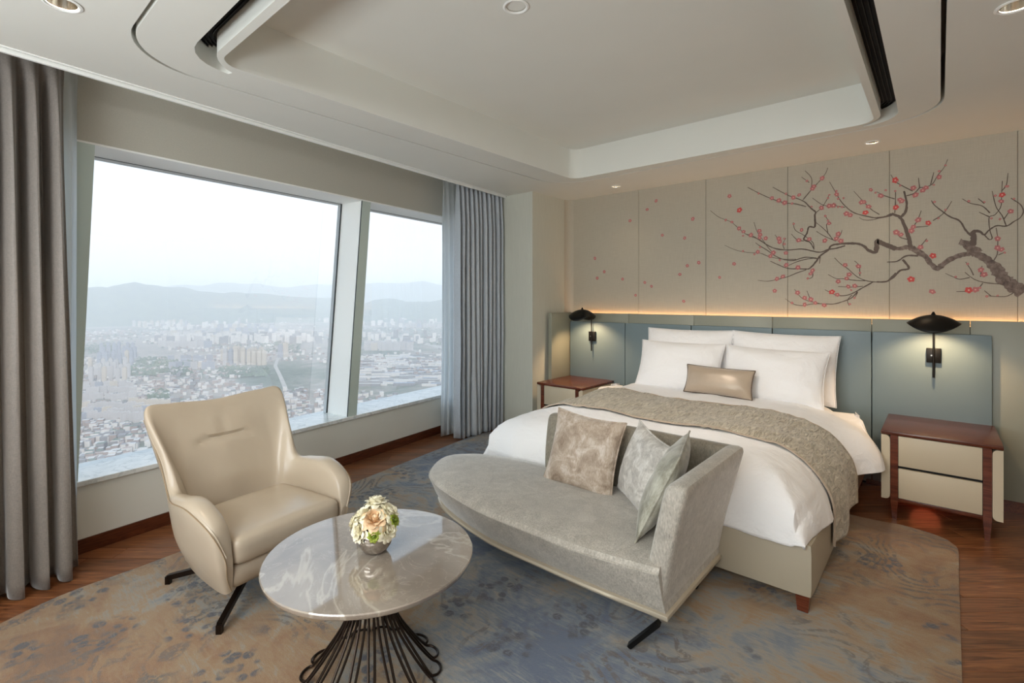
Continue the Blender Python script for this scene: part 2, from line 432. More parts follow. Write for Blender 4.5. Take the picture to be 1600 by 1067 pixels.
# window wall frame of reference: WO on the wall face, WD along it (away from the camera), WN out of the room
WO = Vector((-3.836, .784, 0)); WD = Vector((-.12743, .99185, 0)); WN = Vector((-.99185, -.12743, 0))
WM = Matrix(((WD.x, WN.x, 0, WO.x), (WD.y, WN.y, 0, WO.y), (0, 0, 1, 0), (0, 0, 0, 1)))   # local x = along, y = outward
def wl(s, n, z=0): return WM @ Vector((s, n, z))
SILL, HEAD = .43, 2.43

# ------------------------------------------------------------------ room shell
flr = struct('floor', bx(-4.3, 3.0, -2.6, 5.2, -.12, -.012), M['floor_wood'])
# wooden floor laid in herringbone, built wherever it shows beside the rug
def in_poly(x, y, P):
    r = False
    for i in range(len(P)):
        (x1, y1), (x2, y2) = P[i-1], P[i]
        if (y1 > y) != (y2 > y) and x < (x2-x1)*(y-y1)/(y2-y1)+x1: r = not r
    return r
left_zone = [(-4.35, 4.5), (-4.0, 4.4), (-3.6, 3.9), (-3.3, 1.6), (-3.15, .5), (-2.9, -.6), (-3.9, -.6)]
right_zone = [(-.5, 4.6), (-.5, 4.0), (-.1, 3.9), (-.1, 1.2), (.9, 1.2), (1.3, 2.6), (.9, 5.1), (-.4, 5.1)]
PL, PW = 1.35, .125
def plank_mesh():
    bm = bx(0, PL-.002, 0, PW-.0015, -.012, 0)
    bmesh.ops.bevel(bm, geom=[e for e in bm.edges if all(v.co.z > -.001 for v in e.verts)], offset=.0012, segments=1, affect='EDGES')
    return mk('plank', bm, M['floor_wood'], flr, False)
pl0 = plank_mesh(); first = True; npl = 0
rpk = random.Random(2)
for row in range(-40, 70):
    off = rpk.uniform(0, PL)
    for i in range(-6, 8):
        u, v = i*PL+off, row*PW
        x, y = u*cos(HEADING)-v*sin(HEADING), u*sin(HEADING)+v*cos(HEADING)
        pts = [(x+cos(HEADING)*PL*t-sin(HEADING)*PW/2, y+sin(HEADING)*PL*t+cos(HEADING)*PW/2) for t in (0, .2, .4, .6, .8, 1)]
        if not any(in_poly(a, b, Z) for a, b in pts for Z in (left_zone, right_zone)): continue
        if first: o = pl0; first = False
        else: o = pl0.copy(); COL.objects.link(o)
        o.parent = flr; o.location = (x, y, 0); o.rotation_euler = (0, 0, HEADING); npl += 1

walls = {}
struct('wall_back', bx(-3.45, 3.0, 5.075, 5.25, 0, 3.1), M['wallcover'])
struct('wall_right', bx(3.0, 3.15, -2.7, 5.25, 0, 3.1), M['wall'])
struct('wall_rear', bx(-3.2, 3.15, -2.75, -2.6, 0, 3.1), M['wall'])
struct('roof_slab', bx(-5.2, 3.2, -2.8, 5.4, 3.1, 3.3), M['wall'])
# corner pier between window and bed wall
bm = prism([(-3.39, 4.35), (-3.39, 5.3), (-4.8, 5.3), (-4.55, 4.35)], 0, 3.1)
struct('wall_left_pier', bm, M['column'])
# round inner corner of the bed wall
bm = bmesh.new(); R_ = .09
pts = [(-3.39+R_-R_*cos(radians(a)), 5.06-R_+R_*sin(radians(a))) for a in range(0, 91, 15)]
prism([(-3.392, 5.08)]+pts, 1.345, 2.72, bm); struct('trim_1', bm, M['wallcover'], True)

# window wall: apron, head panel, jamb walls
def wbox(s0, s1, n0, n1, z0, z1, m, name, bev=0, parent=None):
    return struct(name, bx(s0, s1, n0, n1, z0, z1, bev, WM), m, parent=parent)
wbox(-3.6, 3.75, 0, .42, -.02, SILL-.03, M['wall'], 'wall_left')
wbox(-3.6, 3.75, 0, .42, HEAD+.012, 3.1, M['spandrel'], 'wall_left_head')
wbox(-3.6, -3.3, .0, .42, SILL-.03, HEAD+.012, M['wall'], 'wall_left_near')
wbox(3.6, 3.75, .0, .42, SILL-.03, HEAD+.012, M['wall'], 'wall_left_far')
wbox(-3.6, 3.58, -.012, 0, 0, .085, M['skirting'], 'baseboard_left', .002)
struct('baseboard_back', bx(-.45, 3.0, 4.995, 5.0, 0, .08), M['skirting'])
sill = wbox(-3.3, 3.6, -.018, .40, SILL-.03, SILL, M['sill_marble'], 'window_sill', .003); sill['kind'] = 'structure'
# window frame, mullions leaning with the tapering tower, panes
win = struct('window_1', bx(-3.3, 3.6, .0, .40, HEAD, HEAD+.012, 0, WM), M['white_frame'])
win2 = wbox(-3.3, 3.6, .296, .300, HEAD-.003, HEAD, M['gasket'], 'head_gasket', parent=win)
def lean_bar(name, s_bot, s_top, w_bot, w_top, n0, n1, m, parent, z0=SILL, z1=HEAD):
    bm = bmesh.new(); v = []
    for n in (n0, n1):
        for s, z in ((s_bot, z0), (s_bot+w_bot, z0), (s_top+w_top, z1), (s_top, z1)): v.append(bm.verts.new(wl(s, n, z)))
    for f in ((0, 1, 2, 3), (7, 6, 5, 4), (0, 4, 5, 1), (1, 5, 6, 2), (2, 6, 7, 3), (3, 7, 4, 0)): bm.faces.new([v[i] for i in f])
    bmesh.ops.recalc_face_normals(bm, faces=bm.faces[:]); return struct(name, bm, m, parent=parent)
def mullion(sb, st, w):
    mu = lean_bar('mullion', sb+.004, st+.004, w-.004, w-.004, .004, .36, M['white_frame'], win)
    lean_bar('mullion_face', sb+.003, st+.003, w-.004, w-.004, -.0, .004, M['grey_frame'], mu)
    lean_bar('gasket', sb-.007, st-.007, .012, .012, .296, .304, M['gasket'], mu)
    lean_bar('gasket', sb+.0, st+.0, .006, .006, .0015, .012, M['gasket'], mu)
    return mu
mullion(1.690, 1.858, .104)
mullion(-.352, -.270, .104)
mullion(-2.30, -2.28, .104)
# glass panes between the mullions
def pane(s0b, s0t, s1b, s1t):
    lean_bar('window_pane', s0b, s0t, s1b-s0b, s1t-s0t, .300, .3001, M['glass'], win, SILL-.001, HEAD+.001)
def pane_quad(s0b, s0t, s1b, s1t):
    bm = bmesh.new(); v = [bm.verts.new(wl(s, .30, z)) for s, z in ((s0b, SILL), (s1b, SILL), (s1t, HEAD), (s0t, HEAD))]
    bm.faces.new(v); struct('window_pane', bm, M['glass'], parent=win)
pane_quad(-.25, -.17, 1.694, 1.862)
pane_quad(1.79, 1.955, 3.6, 3.6)
pane_quad(-2.2, -2.18, -.35, -.27)
pane_quad(-3.3, -3.3, -2.3, -2.28)

# ------------------------------------------------------------------ ceiling
hole_r = .052
outer = [(-3.047, -2.65), (3.05, -2.65), (3.05, 5.12), (-3.42, 5.12), (-3.42, 4.40), (-3.775, 4.40)]
groove = rrect(-3.03, .022, .56, 4.33, .38, 14)
inner = rrect(-3.012, .004, .578, 4.312, .362, 14)
tray = rrect(-2.745, -.327, .93, 4.185, .11, 8)
def slot(center, widths):
    P = [Vector((a, b)) for a, b in center]; L_, R2 = [], []
    for i, p in enumerate(P):
        t = (P[min(i+1, len(P)-1)]-P[max(i-1, 0)]).normalized(); n = Vector((-t.y, t.x)); w = widths[i]/2
        L_.append(p+n*w); R2.append(p-n*w)
    return [(q.x, q.y) for q in L_]+[(q.x, q.y) for q in R2[::-1]]
c1 = [(-.75, .842)]+[(-2.60, .842)]+[(-2.60-.23*sin(radians(a)), 1.072-.23*cos(radians(a))) for a in range(12, 78, 13)]
slot1 = slot(c1, [.095]*2+[.095, .092, .084, .07, .05, .03])
c2 = [(-.243, 1.25), (-.243, 4.04)]+[(-.243-.20+.20*cos(radians(a)), 4.04+.20*sin(radians(a))) for a in range(12, 78, 13)]
slot2 = slot(c2, [.09]*2+[.09, .086, .078, .064, .046, .026])
downs = [(-2.666, .327), (.234, 2.902)]
downs_b = [(-2.569, 4.735), (-.385, 4.70)]
cl = plate('ceiling', [outer, groove]+[circ(x, y, hole_r) for x, y in downs]+[circ(x, y, .04) for x, y in downs_b], H, H+.30, M['ceiling']); cl['kind'] = 'structure'
cp = plate('ceiling_border_panel', [inner, tray, slot1, slot2], H, H+.30, M['ceiling'], cl)
tz = 2.985
ct = plate('tray_panel', [rrect(-2.9, -.30, .90, 4.35, .05), circ(-1.61, 1.93, hole_r)], tz, tz+.05, M['ceiling'], cl)
mk('shadow_gap', bx(-3.1, .1, .5, 4.4, H+.02, H+.026), M['ceiling'], cl, False).location.z = .27
# dark joint under the tray top
for i in range(2):
    pass
bm = prism([(-3.8, 4.40), (-3.42, 4.40), (-3.42, 4.36), (-3.8, 4.36)], 2.7, 2.71)
struct('trim_2', bm, M['ceiling'])
# white edge bead along the curtain pocket
E1 = Vector((-3.047, -2.65, 0)); E2 = Vector((-3.775, 4.36, 0)); n_e = Vector((-(E2-E1).y, (E2-E1).x, 0)).normalized()
bm = bmesh.new(); bar(bm, [E1+Vector((0, 0, 2.695))+n_e*.012, E2+Vector((0, 0, 2.695))+n_e*.012], .016, .03); bar(bm, [E1+Vector((0, 0, 2.698))-n_e*.02, E2+Vector((0, 0, 2.698))-n_e*.02], .012, .006)
struct('trim_3', bm, M['white_frame'])
# air slots: dark duct and grille blades inside the ceiling slots
def air_vent(name_label, pts, holder):
    v = thing('air_vent', name_label, 'air vent', (pts[0][0], pts[0][1], 2.78))
    bm = bmesh.new(); o = Vector((pts[0][0], pts[0][1], 2.78))
    P = [Vector((a, b, 2.80))-o for a, b in pts]; bar(bm, P, .10, .004, (0, 0, 1)); mk('duct', bm, M['darkvoid'], v, False)
    bm = bmesh.new()
    for off in (-.03, -.01, .01, .03):
        Q = []
        for i, p in enumerate(P):
            t = (P[min(i+1, len(P)-1)]-P[max(i-1, 0)]).normalized(); Q.append(p+Vector((-t.y, t.x, 0))*off+Vector((0, 0, .0)))
        bar(bm, Q, .003, .024)
    mk('grille', bm, M['black'], v, False); return v
air_vent('long dark curved air slot in the ceiling near the left curtain', c1[:-2], cl)
air_vent('long black air slot in the ceiling above the right side of the bed', c2[:-2], cl)
# downlights
def downlight(x, y, z, r, lab, on=True, chrome=False):
    v = thing('downlight', lab, 'ceiling light', (x, y, z), 0, 'recessed ceiling downlights')
    bm = bmesh.new(); lathe(bm, [(r*1.25, -.001), (r*1.28, -.004), (r*1.1, -.007), (r*.96, -.002), (r*.96, .004)], 32); mk('trim_ring', bm, M['white_frame'], v)
    bm = bmesh.new(); lathe(bm, [(r*.96, .0), (r*.9, .02), (r*.6, .075), (r*.55, .08)], 32); mk('reflector', bm, M['chrome'], v)
    bm = bmesh.new(); lathe(bm, [(.001, .076), (r*.5, .076), (r*.56, .082), (.001, .084)], 20); mk('bulb', bm, M['bulb'] if on else M['chrome'], v)
    return v
downlight(-2.666, .327, H, hole_r, 'glowing round downlight above the left curtain at top left corner')
downlight(.234, 2.902, H, hole_r, 'glowing round downlight at the top right corner of the ceiling')
downlight(-1.61, 1.93, tz, hole_r, 'round downlight inside the raised ceiling tray')
downlight(-2.569, 4.735, H, .04, 'small chrome downlight above the falling petals on the bed wall')
downlight(-.385, 4.70, H, .04, 'small chrome downlight above the painted branch at right')
for (x, y, z, p) in ((-2.666, .327, H, 11), (.234, 2.902, H, 11), (-2.569, 4.735, H, 2), (-.385, 4.70, H, 3)):
    light('downlight_lamp', 'SPOT', (x, y, z+.06), (0, 0, 0), p*2.2, (1, .74, .48), spot_size=radians(95), spot_blend=.7, shadow_soft_size=.03)

light('downlight_lamp', 'SPOT', (-1.61, 1.93, tz-.02), Vector((.15, 2.1, -2.35)).to_track_quat('-Z', 'Y').to_euler(), 95, (1, .88, .76), spot_size=radians(62), spot_blend=.9, shadow_soft_size=.04)

# ------------------------------------------------------------------ bed wall: panels, headboard
wallp = bpy.data.objects['wall_back']
edges_x = [-3.39+.08, -2.471, -1.751, -1.028, -.303, .415, 1.14, 1.86, 2.6]
for a, b in zip(edges_x, edges_x[1:]):
    struct('wall_panel', bx(a+.0015, b-.0015, 5.058, 5.08, 1.30, 2.70, .0015), M['wallcover'], parent=wallp)

hb = thing('headboard', 'full-width leather headboard panelling with teal cushions behind the bed', 'headboard', (-1.5, 5.0, 0))
def hp(name, bm, m, label=None, parent=hb):
    for v in bm.verts: v.co -= Vector((-1.5, 5.0, 0)) if parent is hb else Vector((0, 0, 0))
    return mk(name, bm, m, parent, True, label)
ex = [-3.31, -2.563, -1.85, -1.139, -.414, .168, .90, 1.63]
for a, b in zip(ex, ex[1:]):
    hp('ledge_panel', bx(a+.0012, b-.0012, 5.0, 5.022, 0.02, 1.345, .004), M['sage_leather'], 'sage beige leather panel')
hp('ledge_core', bx(-3.31, 1.63, 5.022, 5.056, 0, 1.30), M['darkvoid'])
hp('side_panel', bx(-3.357, -3.31, 4.60, 5.05, .02, 1.345, .004), M['sage_leather'], 'narrow return panel at the window end')
hp('led_strip', bx(-3.3, 1.6, 5.026, 5.034, 1.30, 1.306), M['led'], 'hidden warm light strip')
tx = [-3.305, -2.586, -1.864, -1.132, -.411, .284]
for a, b in zip(tx, tx[1:]):
    cx = (a+b)/2
    bm = rbox(b-a-.002, .045, 1.20, (.012, .02, .012), (8, 3, 8))
    bmesh.ops.translate(bm, verts=bm.verts[:], vec=(cx, 4.982, .645))
    hp('teal_cushion', bm, M['teal_leather'], 'teal grey padded leather panel')
light('headboard_cove', 'AREA', (-.9, 5.040, 1.315), (radians(180-12), 0, 0), 3.6, (1, .52, .22), shape='RECTANGLE', size=4.7, size_y=.016)

# ------------------------------------------------------------------ wall painting
YM = 5.0565
mural = thing('wall_painting', 'painted plum tree branches with pink blossoms across the bed wall', 'wall painting', (-.5, YM, 1.9))
def bark_m():
    t = NT('painted_bark'); c = t.coord(); n = t.noise(c, 30, 5, .7); t.bsdf(t.ramp(n, [(.3, lin(84, 72, 68)), (.5, lin(124, 108, 100)), (.7, lin(156, 142, 132))]), .75); return t.m
M['bark'] = bark_m(); M['twig'] = simple('painted_twig', lin(108, 94, 86), .75)
M['petal'] = simple('painted_pink_petal', lin(190, 118, 118), .7, nscale=200, var=.2)
M['petal_red'] = simple('painted_red_petal', lin(208, 84, 80), .7, nscale=200, var=.2)
M['pollen'] = simple('painted_blossom_heart', lin(228, 178, 160), .7)
BRANCHES = [[(0.446,1.55,0.0429),(0.397,1.595,0.0411),(0.35,1.641,0.0403),(0.318,1.698,0.0349),(0.286,1.756,0.0295),(0.245,1.803,0.0262),(0.204,1.84,0.023),(0.171,1.842,0.0173),(0.111,1.828,0.0164),(0.042,1.791,0.0178),(-0.012,1.74,0.0191),(-0.048,1.771,0.0156),(-0.085,1.834,0.0169),(-0.14,1.886,0.0208),(-0.188,1.913,0.0172),(-0.245,1.905,0.0137),(-0.304,1.921,0.0126),(-0.364,1.964,0.0127)],
[(-0.262,1.904,0.0162),(-0.307,1.934,0.0151),(-0.362,1.964,0.0165),(-0.385,1.978,0.0165),(-0.386,1.927,0.0178),(-0.393,1.887,0.014),(-0.439,1.905,0.0103),(-0.47,1.943,0.009),(-0.513,1.965,0.0091),(-0.577,1.973,0.0092),(-0.643,1.972,0.008),(-0.698,1.962,0.0074),(-0.721,1.924,0.0067),(-0.778,1.88,0.0068),(-0.807,1.834,0.0068),(-0.848,1.782,0.0062),(-0.872,1.769,0.0041)],
[(-0.599,1.955,0.0059),(-0.654,1.939,0.0057),(-0.721,1.93,0.0054),(-0.778,1.911,0.0052),(-0.848,1.929,0.0049),(-0.919,1.948,0.0047),(-1.03,1.947,0.0044),(-1.118,1.961,0.0041),(-1.195,2.005,0.0039),(-1.261,2.054,0.0036),(-1.315,2.095,0.0033),(-1.383,2.123,0.003)],
[(-1.058,1.952,0.0028),(-1.175,1.987,0.0028),(-1.256,2.055,0.0027),(-1.36,2.108,0.0027),(-1.435,2.172,0.0026),(-1.511,2.249,0.0025),(-1.622,2.307,0.0025),(-1.707,2.383,0.0024)],
[(-0.807,1.861,0.0048),(-0.895,1.873,0.0045),(-0.98,1.85,0.0043),(-1.055,1.861,0.004),(-1.131,1.901,0.0038),(-1.195,1.955,0.0035),(-1.261,2.003,0.0032),(-1.295,2.034,0.0029)],
[(-0.86,1.768,0.0048),(-0.944,1.774,0.0043),(-1.03,1.782,0.0039),(-1.105,1.818,0.0034),(-1.169,1.853,0.0029)],
[(-1.03,1.803,0.0028),(-0.944,1.841,0.0035),(-0.848,1.861,0.0041),(-0.801,1.858,0.0048)],
[(-0.884,1.762,0.0041),(-0.956,1.737,0.0038),(-1.03,1.705,0.0034),(-1.118,1.682,0.003),(-1.195,1.67,0.0026),(-1.275,1.68,0.0022)],
[(-1.144,1.923,0.0029),(-1.189,1.983,0.0027),(-1.241,2.067,0.0025),(-1.281,2.136,0.0024),(-1.308,2.226,0.0022)],
[(-0.962,1.86,0.0032),(-1.058,1.865,0.003),(-1.175,1.894,0.0028),(-1.256,1.932,0.0026),(-1.36,1.945,0.0023),(-1.467,1.975,0.0021),(-1.57,2.028,0.0019)],
[(-0.825,1.941,0.0034),(-0.854,2.001,0.0048),(-0.901,2.032,0.0069),(-0.878,2.085,0.0062),(-0.862,2.139,0.0062),(-0.819,2.137,0.0068),(-0.819,2.23,0.0068),(-0.813,2.263,0.0061),(-0.848,2.302,0.0055),(-0.895,2.362,0.0048),(-0.944,2.396,0.0035),(-1.03,2.443,0.0035),(-1.15,2.532,0.0029)],
[(-0.884,2.32,0.0041),(-0.968,2.355,0.0039),(-1.055,2.376,0.0037),(-1.156,2.425,0.0034),(-1.261,2.49,0.0032),(-1.363,2.563,0.003)],
[(-0.907,2.385,0.0048),(-0.872,2.428,0.0043),(-0.848,2.459,0.0039),(-0.825,2.483,0.0034),(-0.772,2.543,0.0029),(-0.738,2.591,0.0025),(-0.723,2.635,0.002)],
[(-0.848,2.459,0.0034),(-0.842,2.561,0.0027),(-0.893,2.638,0.0021)],
[(-0.86,2.529,0.0034),(-0.919,2.587,0.0021)],
[(-0.813,2.256,0.0034),(-0.767,2.298,0.0029),(-0.732,2.355,0.0025),(-0.712,2.406,0.002)],
[(-0.687,2.015,0.0033),(-0.721,2.071,0.0029),(-0.761,2.122,0.0025),(-0.813,2.175,0.002)],
[(-0.721,2.065,0.0034),(-0.732,2.146,0.0029),(-0.71,2.157,0.0025),(-0.744,2.228,0.002)],
[(-0.665,2.0,0.0033),(-0.744,2.046,0.0027),(-0.807,2.095,0.002)],
[(-0.665,2.0,0.0033),(-0.632,2.05,0.0026),(-0.621,2.089,0.002)],
[(-0.357,2.166,0.0032),(-0.418,2.153,0.0028),(-0.47,2.159,0.0024),(-0.502,2.182,0.0019)],
[(-0.367,2.192,0.0032),(-0.418,2.236,0.0029),(-0.45,2.279,0.0026),(-0.491,2.336,0.0023),(-0.539,2.407,0.002)],
[(-0.599,2.278,0.0033),(-0.665,2.299,0.0029),(-0.755,2.317,0.0025),(-0.836,2.389,0.002)],
[(-0.46,1.655,0.0032),(-0.534,1.661,0.0029),(-0.61,1.676,0.0026),(-0.665,1.681,0.0023),(-0.721,1.716,0.002)],
[(-0.476,1.611,0.0032),(-0.545,1.605,0.0026),(-0.648,1.611,0.002)],
[(-0.497,1.695,0.0032),(-0.502,1.78,0.0026),(-0.534,1.823,0.002)],
[(-0.55,1.54,0.0033),(-0.582,1.494,0.0026),(-0.571,1.448,0.002)],
[(-0.513,1.559,0.0032),(-0.534,1.507,0.002)],
[(-0.825,1.937,0.0034),(-0.83,1.992,0.0031),(-0.86,2.029,0.0029),(-0.907,2.074,0.0026),(-0.968,2.121,0.0024),(-0.986,2.193,0.0021)],
[(-0.901,2.018,0.0034),(-0.956,2.036,0.0028),(-0.999,2.089,0.0021)],
[(-1.055,1.957,0.0035),(-1.067,2.003,0.0028),(-1.042,2.057,0.0021)],
[(-1.08,2.018,0.0035),(-1.131,2.093,0.0021)],
[(-0.778,1.464,0.0034),(-0.884,1.494,0.003),(-0.932,1.529,0.0025),(-0.974,1.592,0.0021)],
[(-0.848,1.487,0.0034),(-0.878,1.577,0.0021)],
[(-0.778,1.873,0.0034),(-0.784,1.813,0.002)],
[(-0.836,1.754,0.0034),(-0.836,1.699,0.0027),(-0.872,1.68,0.0021)],
[(-0.287,2.177,0.0056),(-0.327,2.169,0.0052),(-0.388,2.167,0.0048),(-0.46,2.19,0.0043),(-0.534,2.224,0.0039),(-0.588,2.276,0.0035),(-0.632,2.341,0.003),(-0.665,2.412,0.0025),(-0.71,2.512,0.002)],
[(-0.262,1.713,0.0062),(-0.287,1.682,0.0063),(-0.327,1.646,0.005),(-0.408,1.645,0.0038),(-0.47,1.662,0.0032),(-0.523,1.696,0.0026),(-0.577,1.757,0.0026),(-0.632,1.805,0.0026),(-0.674,1.857,0.002)],
[(-0.408,1.645,0.0051),(-0.47,1.604,0.0046),(-0.534,1.56,0.0041),(-0.588,1.536,0.0036),(-0.643,1.534,0.0031),(-0.687,1.55,0.0026),(-0.744,1.586,0.002)],
[(-0.513,1.566,0.0045),(-0.555,1.514,0.0042),(-0.621,1.481,0.004),(-0.687,1.461,0.0037),(-0.778,1.464,0.0034),(-0.848,1.46,0.0031),(-0.907,1.446,0.0028),(-0.98,1.459,0.0024),(-1.048,1.508,0.0021)],
[(0.212,1.839,0.0344),(0.171,1.888,0.0278),(0.145,1.919,0.0244),(0.111,1.933,0.0199)],
[(0.183,1.899,0.0162),(0.188,1.956,0.0161),(0.188,2.002,0.015),(0.221,1.999,0.008),(0.245,1.974,0.0057),(0.27,2.006,0.0045),(0.31,2.034,0.0045),(0.358,2.026,0.0045),(0.397,2.056,0.0039),(0.428,2.08,0.0033),(0.443,2.122,0.0033),(0.431,2.168,0.0033),(0.405,2.199,0.0028),(0.381,2.224,0.0022)],
[(0.175,1.975,0.0069),(0.145,2.018,0.0062),(0.111,2.091,0.0055),(0.059,2.126,0.0047),(0.015,2.173,0.004),(-0.03,2.226,0.0032),(-0.048,2.264,0.0024)],
[(-0.173,1.912,0.0147),(-0.183,1.987,0.0132),(-0.207,2.075,0.0117),(-0.236,2.153,0.0102),(-0.29,2.19,0.0088)],
[(-0.236,2.153,0.0099),(-0.202,2.198,0.0084),(-0.197,2.272,0.007),(-0.212,2.36,0.0056)],
[(-0.197,2.321,0.0043),(-0.15,2.333,0.0039),(-0.117,2.371,0.0036),(-0.085,2.372,0.0032),(-0.043,2.39,0.0028),(-0.012,2.451,0.0025),(0.024,2.504,0.0021),(0.046,2.565,0.0018)],
[(-0.29,2.19,0.0063),(-0.334,2.17,0.0057),(-0.385,2.169,0.0051)],
[(-0.126,1.842,0.0073),(-0.197,1.846,0.006),(-0.255,1.806,0.0046),(-0.319,1.803,0.0031)],
[(-0.221,1.817,0.0074),(-0.188,1.766,0.0071),(-0.188,1.741,0.0068),(-0.236,1.731,0.0065),(-0.275,1.682,0.0062),(-0.324,1.646,0.006),(-0.385,1.645,0.0057)],
[(0.245,1.974,0.0034),(0.27,1.938,0.0032),(0.286,1.948,0.003),(0.274,2.006,0.0029),(0.27,2.097,0.0027),(0.302,2.116,0.0025),(0.33,2.169,0.0023),(0.334,2.236,0.0021),(0.338,2.353,0.002)],
[(-0.159,2.352,0.0037),(-0.216,2.398,0.0032),(-0.265,2.443,0.0027),(-0.295,2.504,0.0022)],
[(-0.27,2.194,0.0037),(-0.265,2.293,0.003),(-0.265,2.368,0.0022)],
[(-0.27,2.306,0.0037),(-0.334,2.34,0.003),(-0.385,2.379,0.0022)],
[(0.27,2.103,0.0034),(0.217,2.143,0.002)],
[(0.274,2.131,0.0034),(0.233,2.187,0.003),(0.171,2.214,0.0025),(0.127,2.253,0.002)],
[(0.334,2.281,0.0034),(0.358,2.322,0.0027),(0.367,2.405,0.002)],
[(0.358,2.026,0.0034),(0.338,2.101,0.0029),(0.306,2.172,0.0024),(0.286,2.288,0.002)],
[(0.346,2.078,0.0034),(0.373,2.13,0.002)],
[(0.286,1.767,0.0034),(0.31,1.822,0.003),(0.314,1.878,0.0027),(0.314,1.946,0.0023),(0.306,2.02,0.002)],
[(0.322,1.613,0.0034),(0.254,1.623,0.0031),(0.204,1.642,0.0027),(0.171,1.669,0.0024),(0.141,1.704,0.002)],
[(0.188,1.68,0.0035),(0.171,1.726,0.0027),(0.145,1.78,0.002)],
[(0.167,1.663,0.0035),(0.111,1.653,0.003),(0.077,1.671,0.0025),(0.033,1.699,0.0021)],
[(0.237,1.621,0.0034),(0.212,1.575,0.002)],
[(0.171,1.561,0.0035),(0.094,1.559,0.0021)],
[(0.397,1.551,0.0033),(0.358,1.523,0.0029),(0.302,1.523,0.0024),(0.254,1.529,0.002)],
[(0.282,1.523,0.0034),(0.245,1.566,0.002)],
[(0.225,1.667,0.0034),(0.233,1.747,0.002)],
[(-0.15,2.067,0.0037),(-0.066,2.068,0.0021)],
[(-0.173,2.047,0.0037),(-0.131,2.117,0.0029),(-0.108,2.193,0.0021)],
[(-0.039,2.107,0.0036),(0.024,2.16,0.0028),(0.068,2.243,0.0021)],
[(-0.188,1.975,0.0037),(-0.236,1.997,0.0029),(-0.27,2.056,0.0022)],
[(-0.126,1.894,0.0037),(-0.075,1.972,0.0021)],
[(-0.117,2.371,0.0036),(-0.124,2.451,0.0021)],
[(-0.053,2.385,0.0036),(-0.034,2.478,0.0021)],
[(0.381,1.629,0.0033),(0.373,1.668,0.002)],
[(0.318,1.822,0.0034),(0.35,1.84,0.002)],
[(0.245,2.203,0.0034),(0.212,2.244,0.002)]]
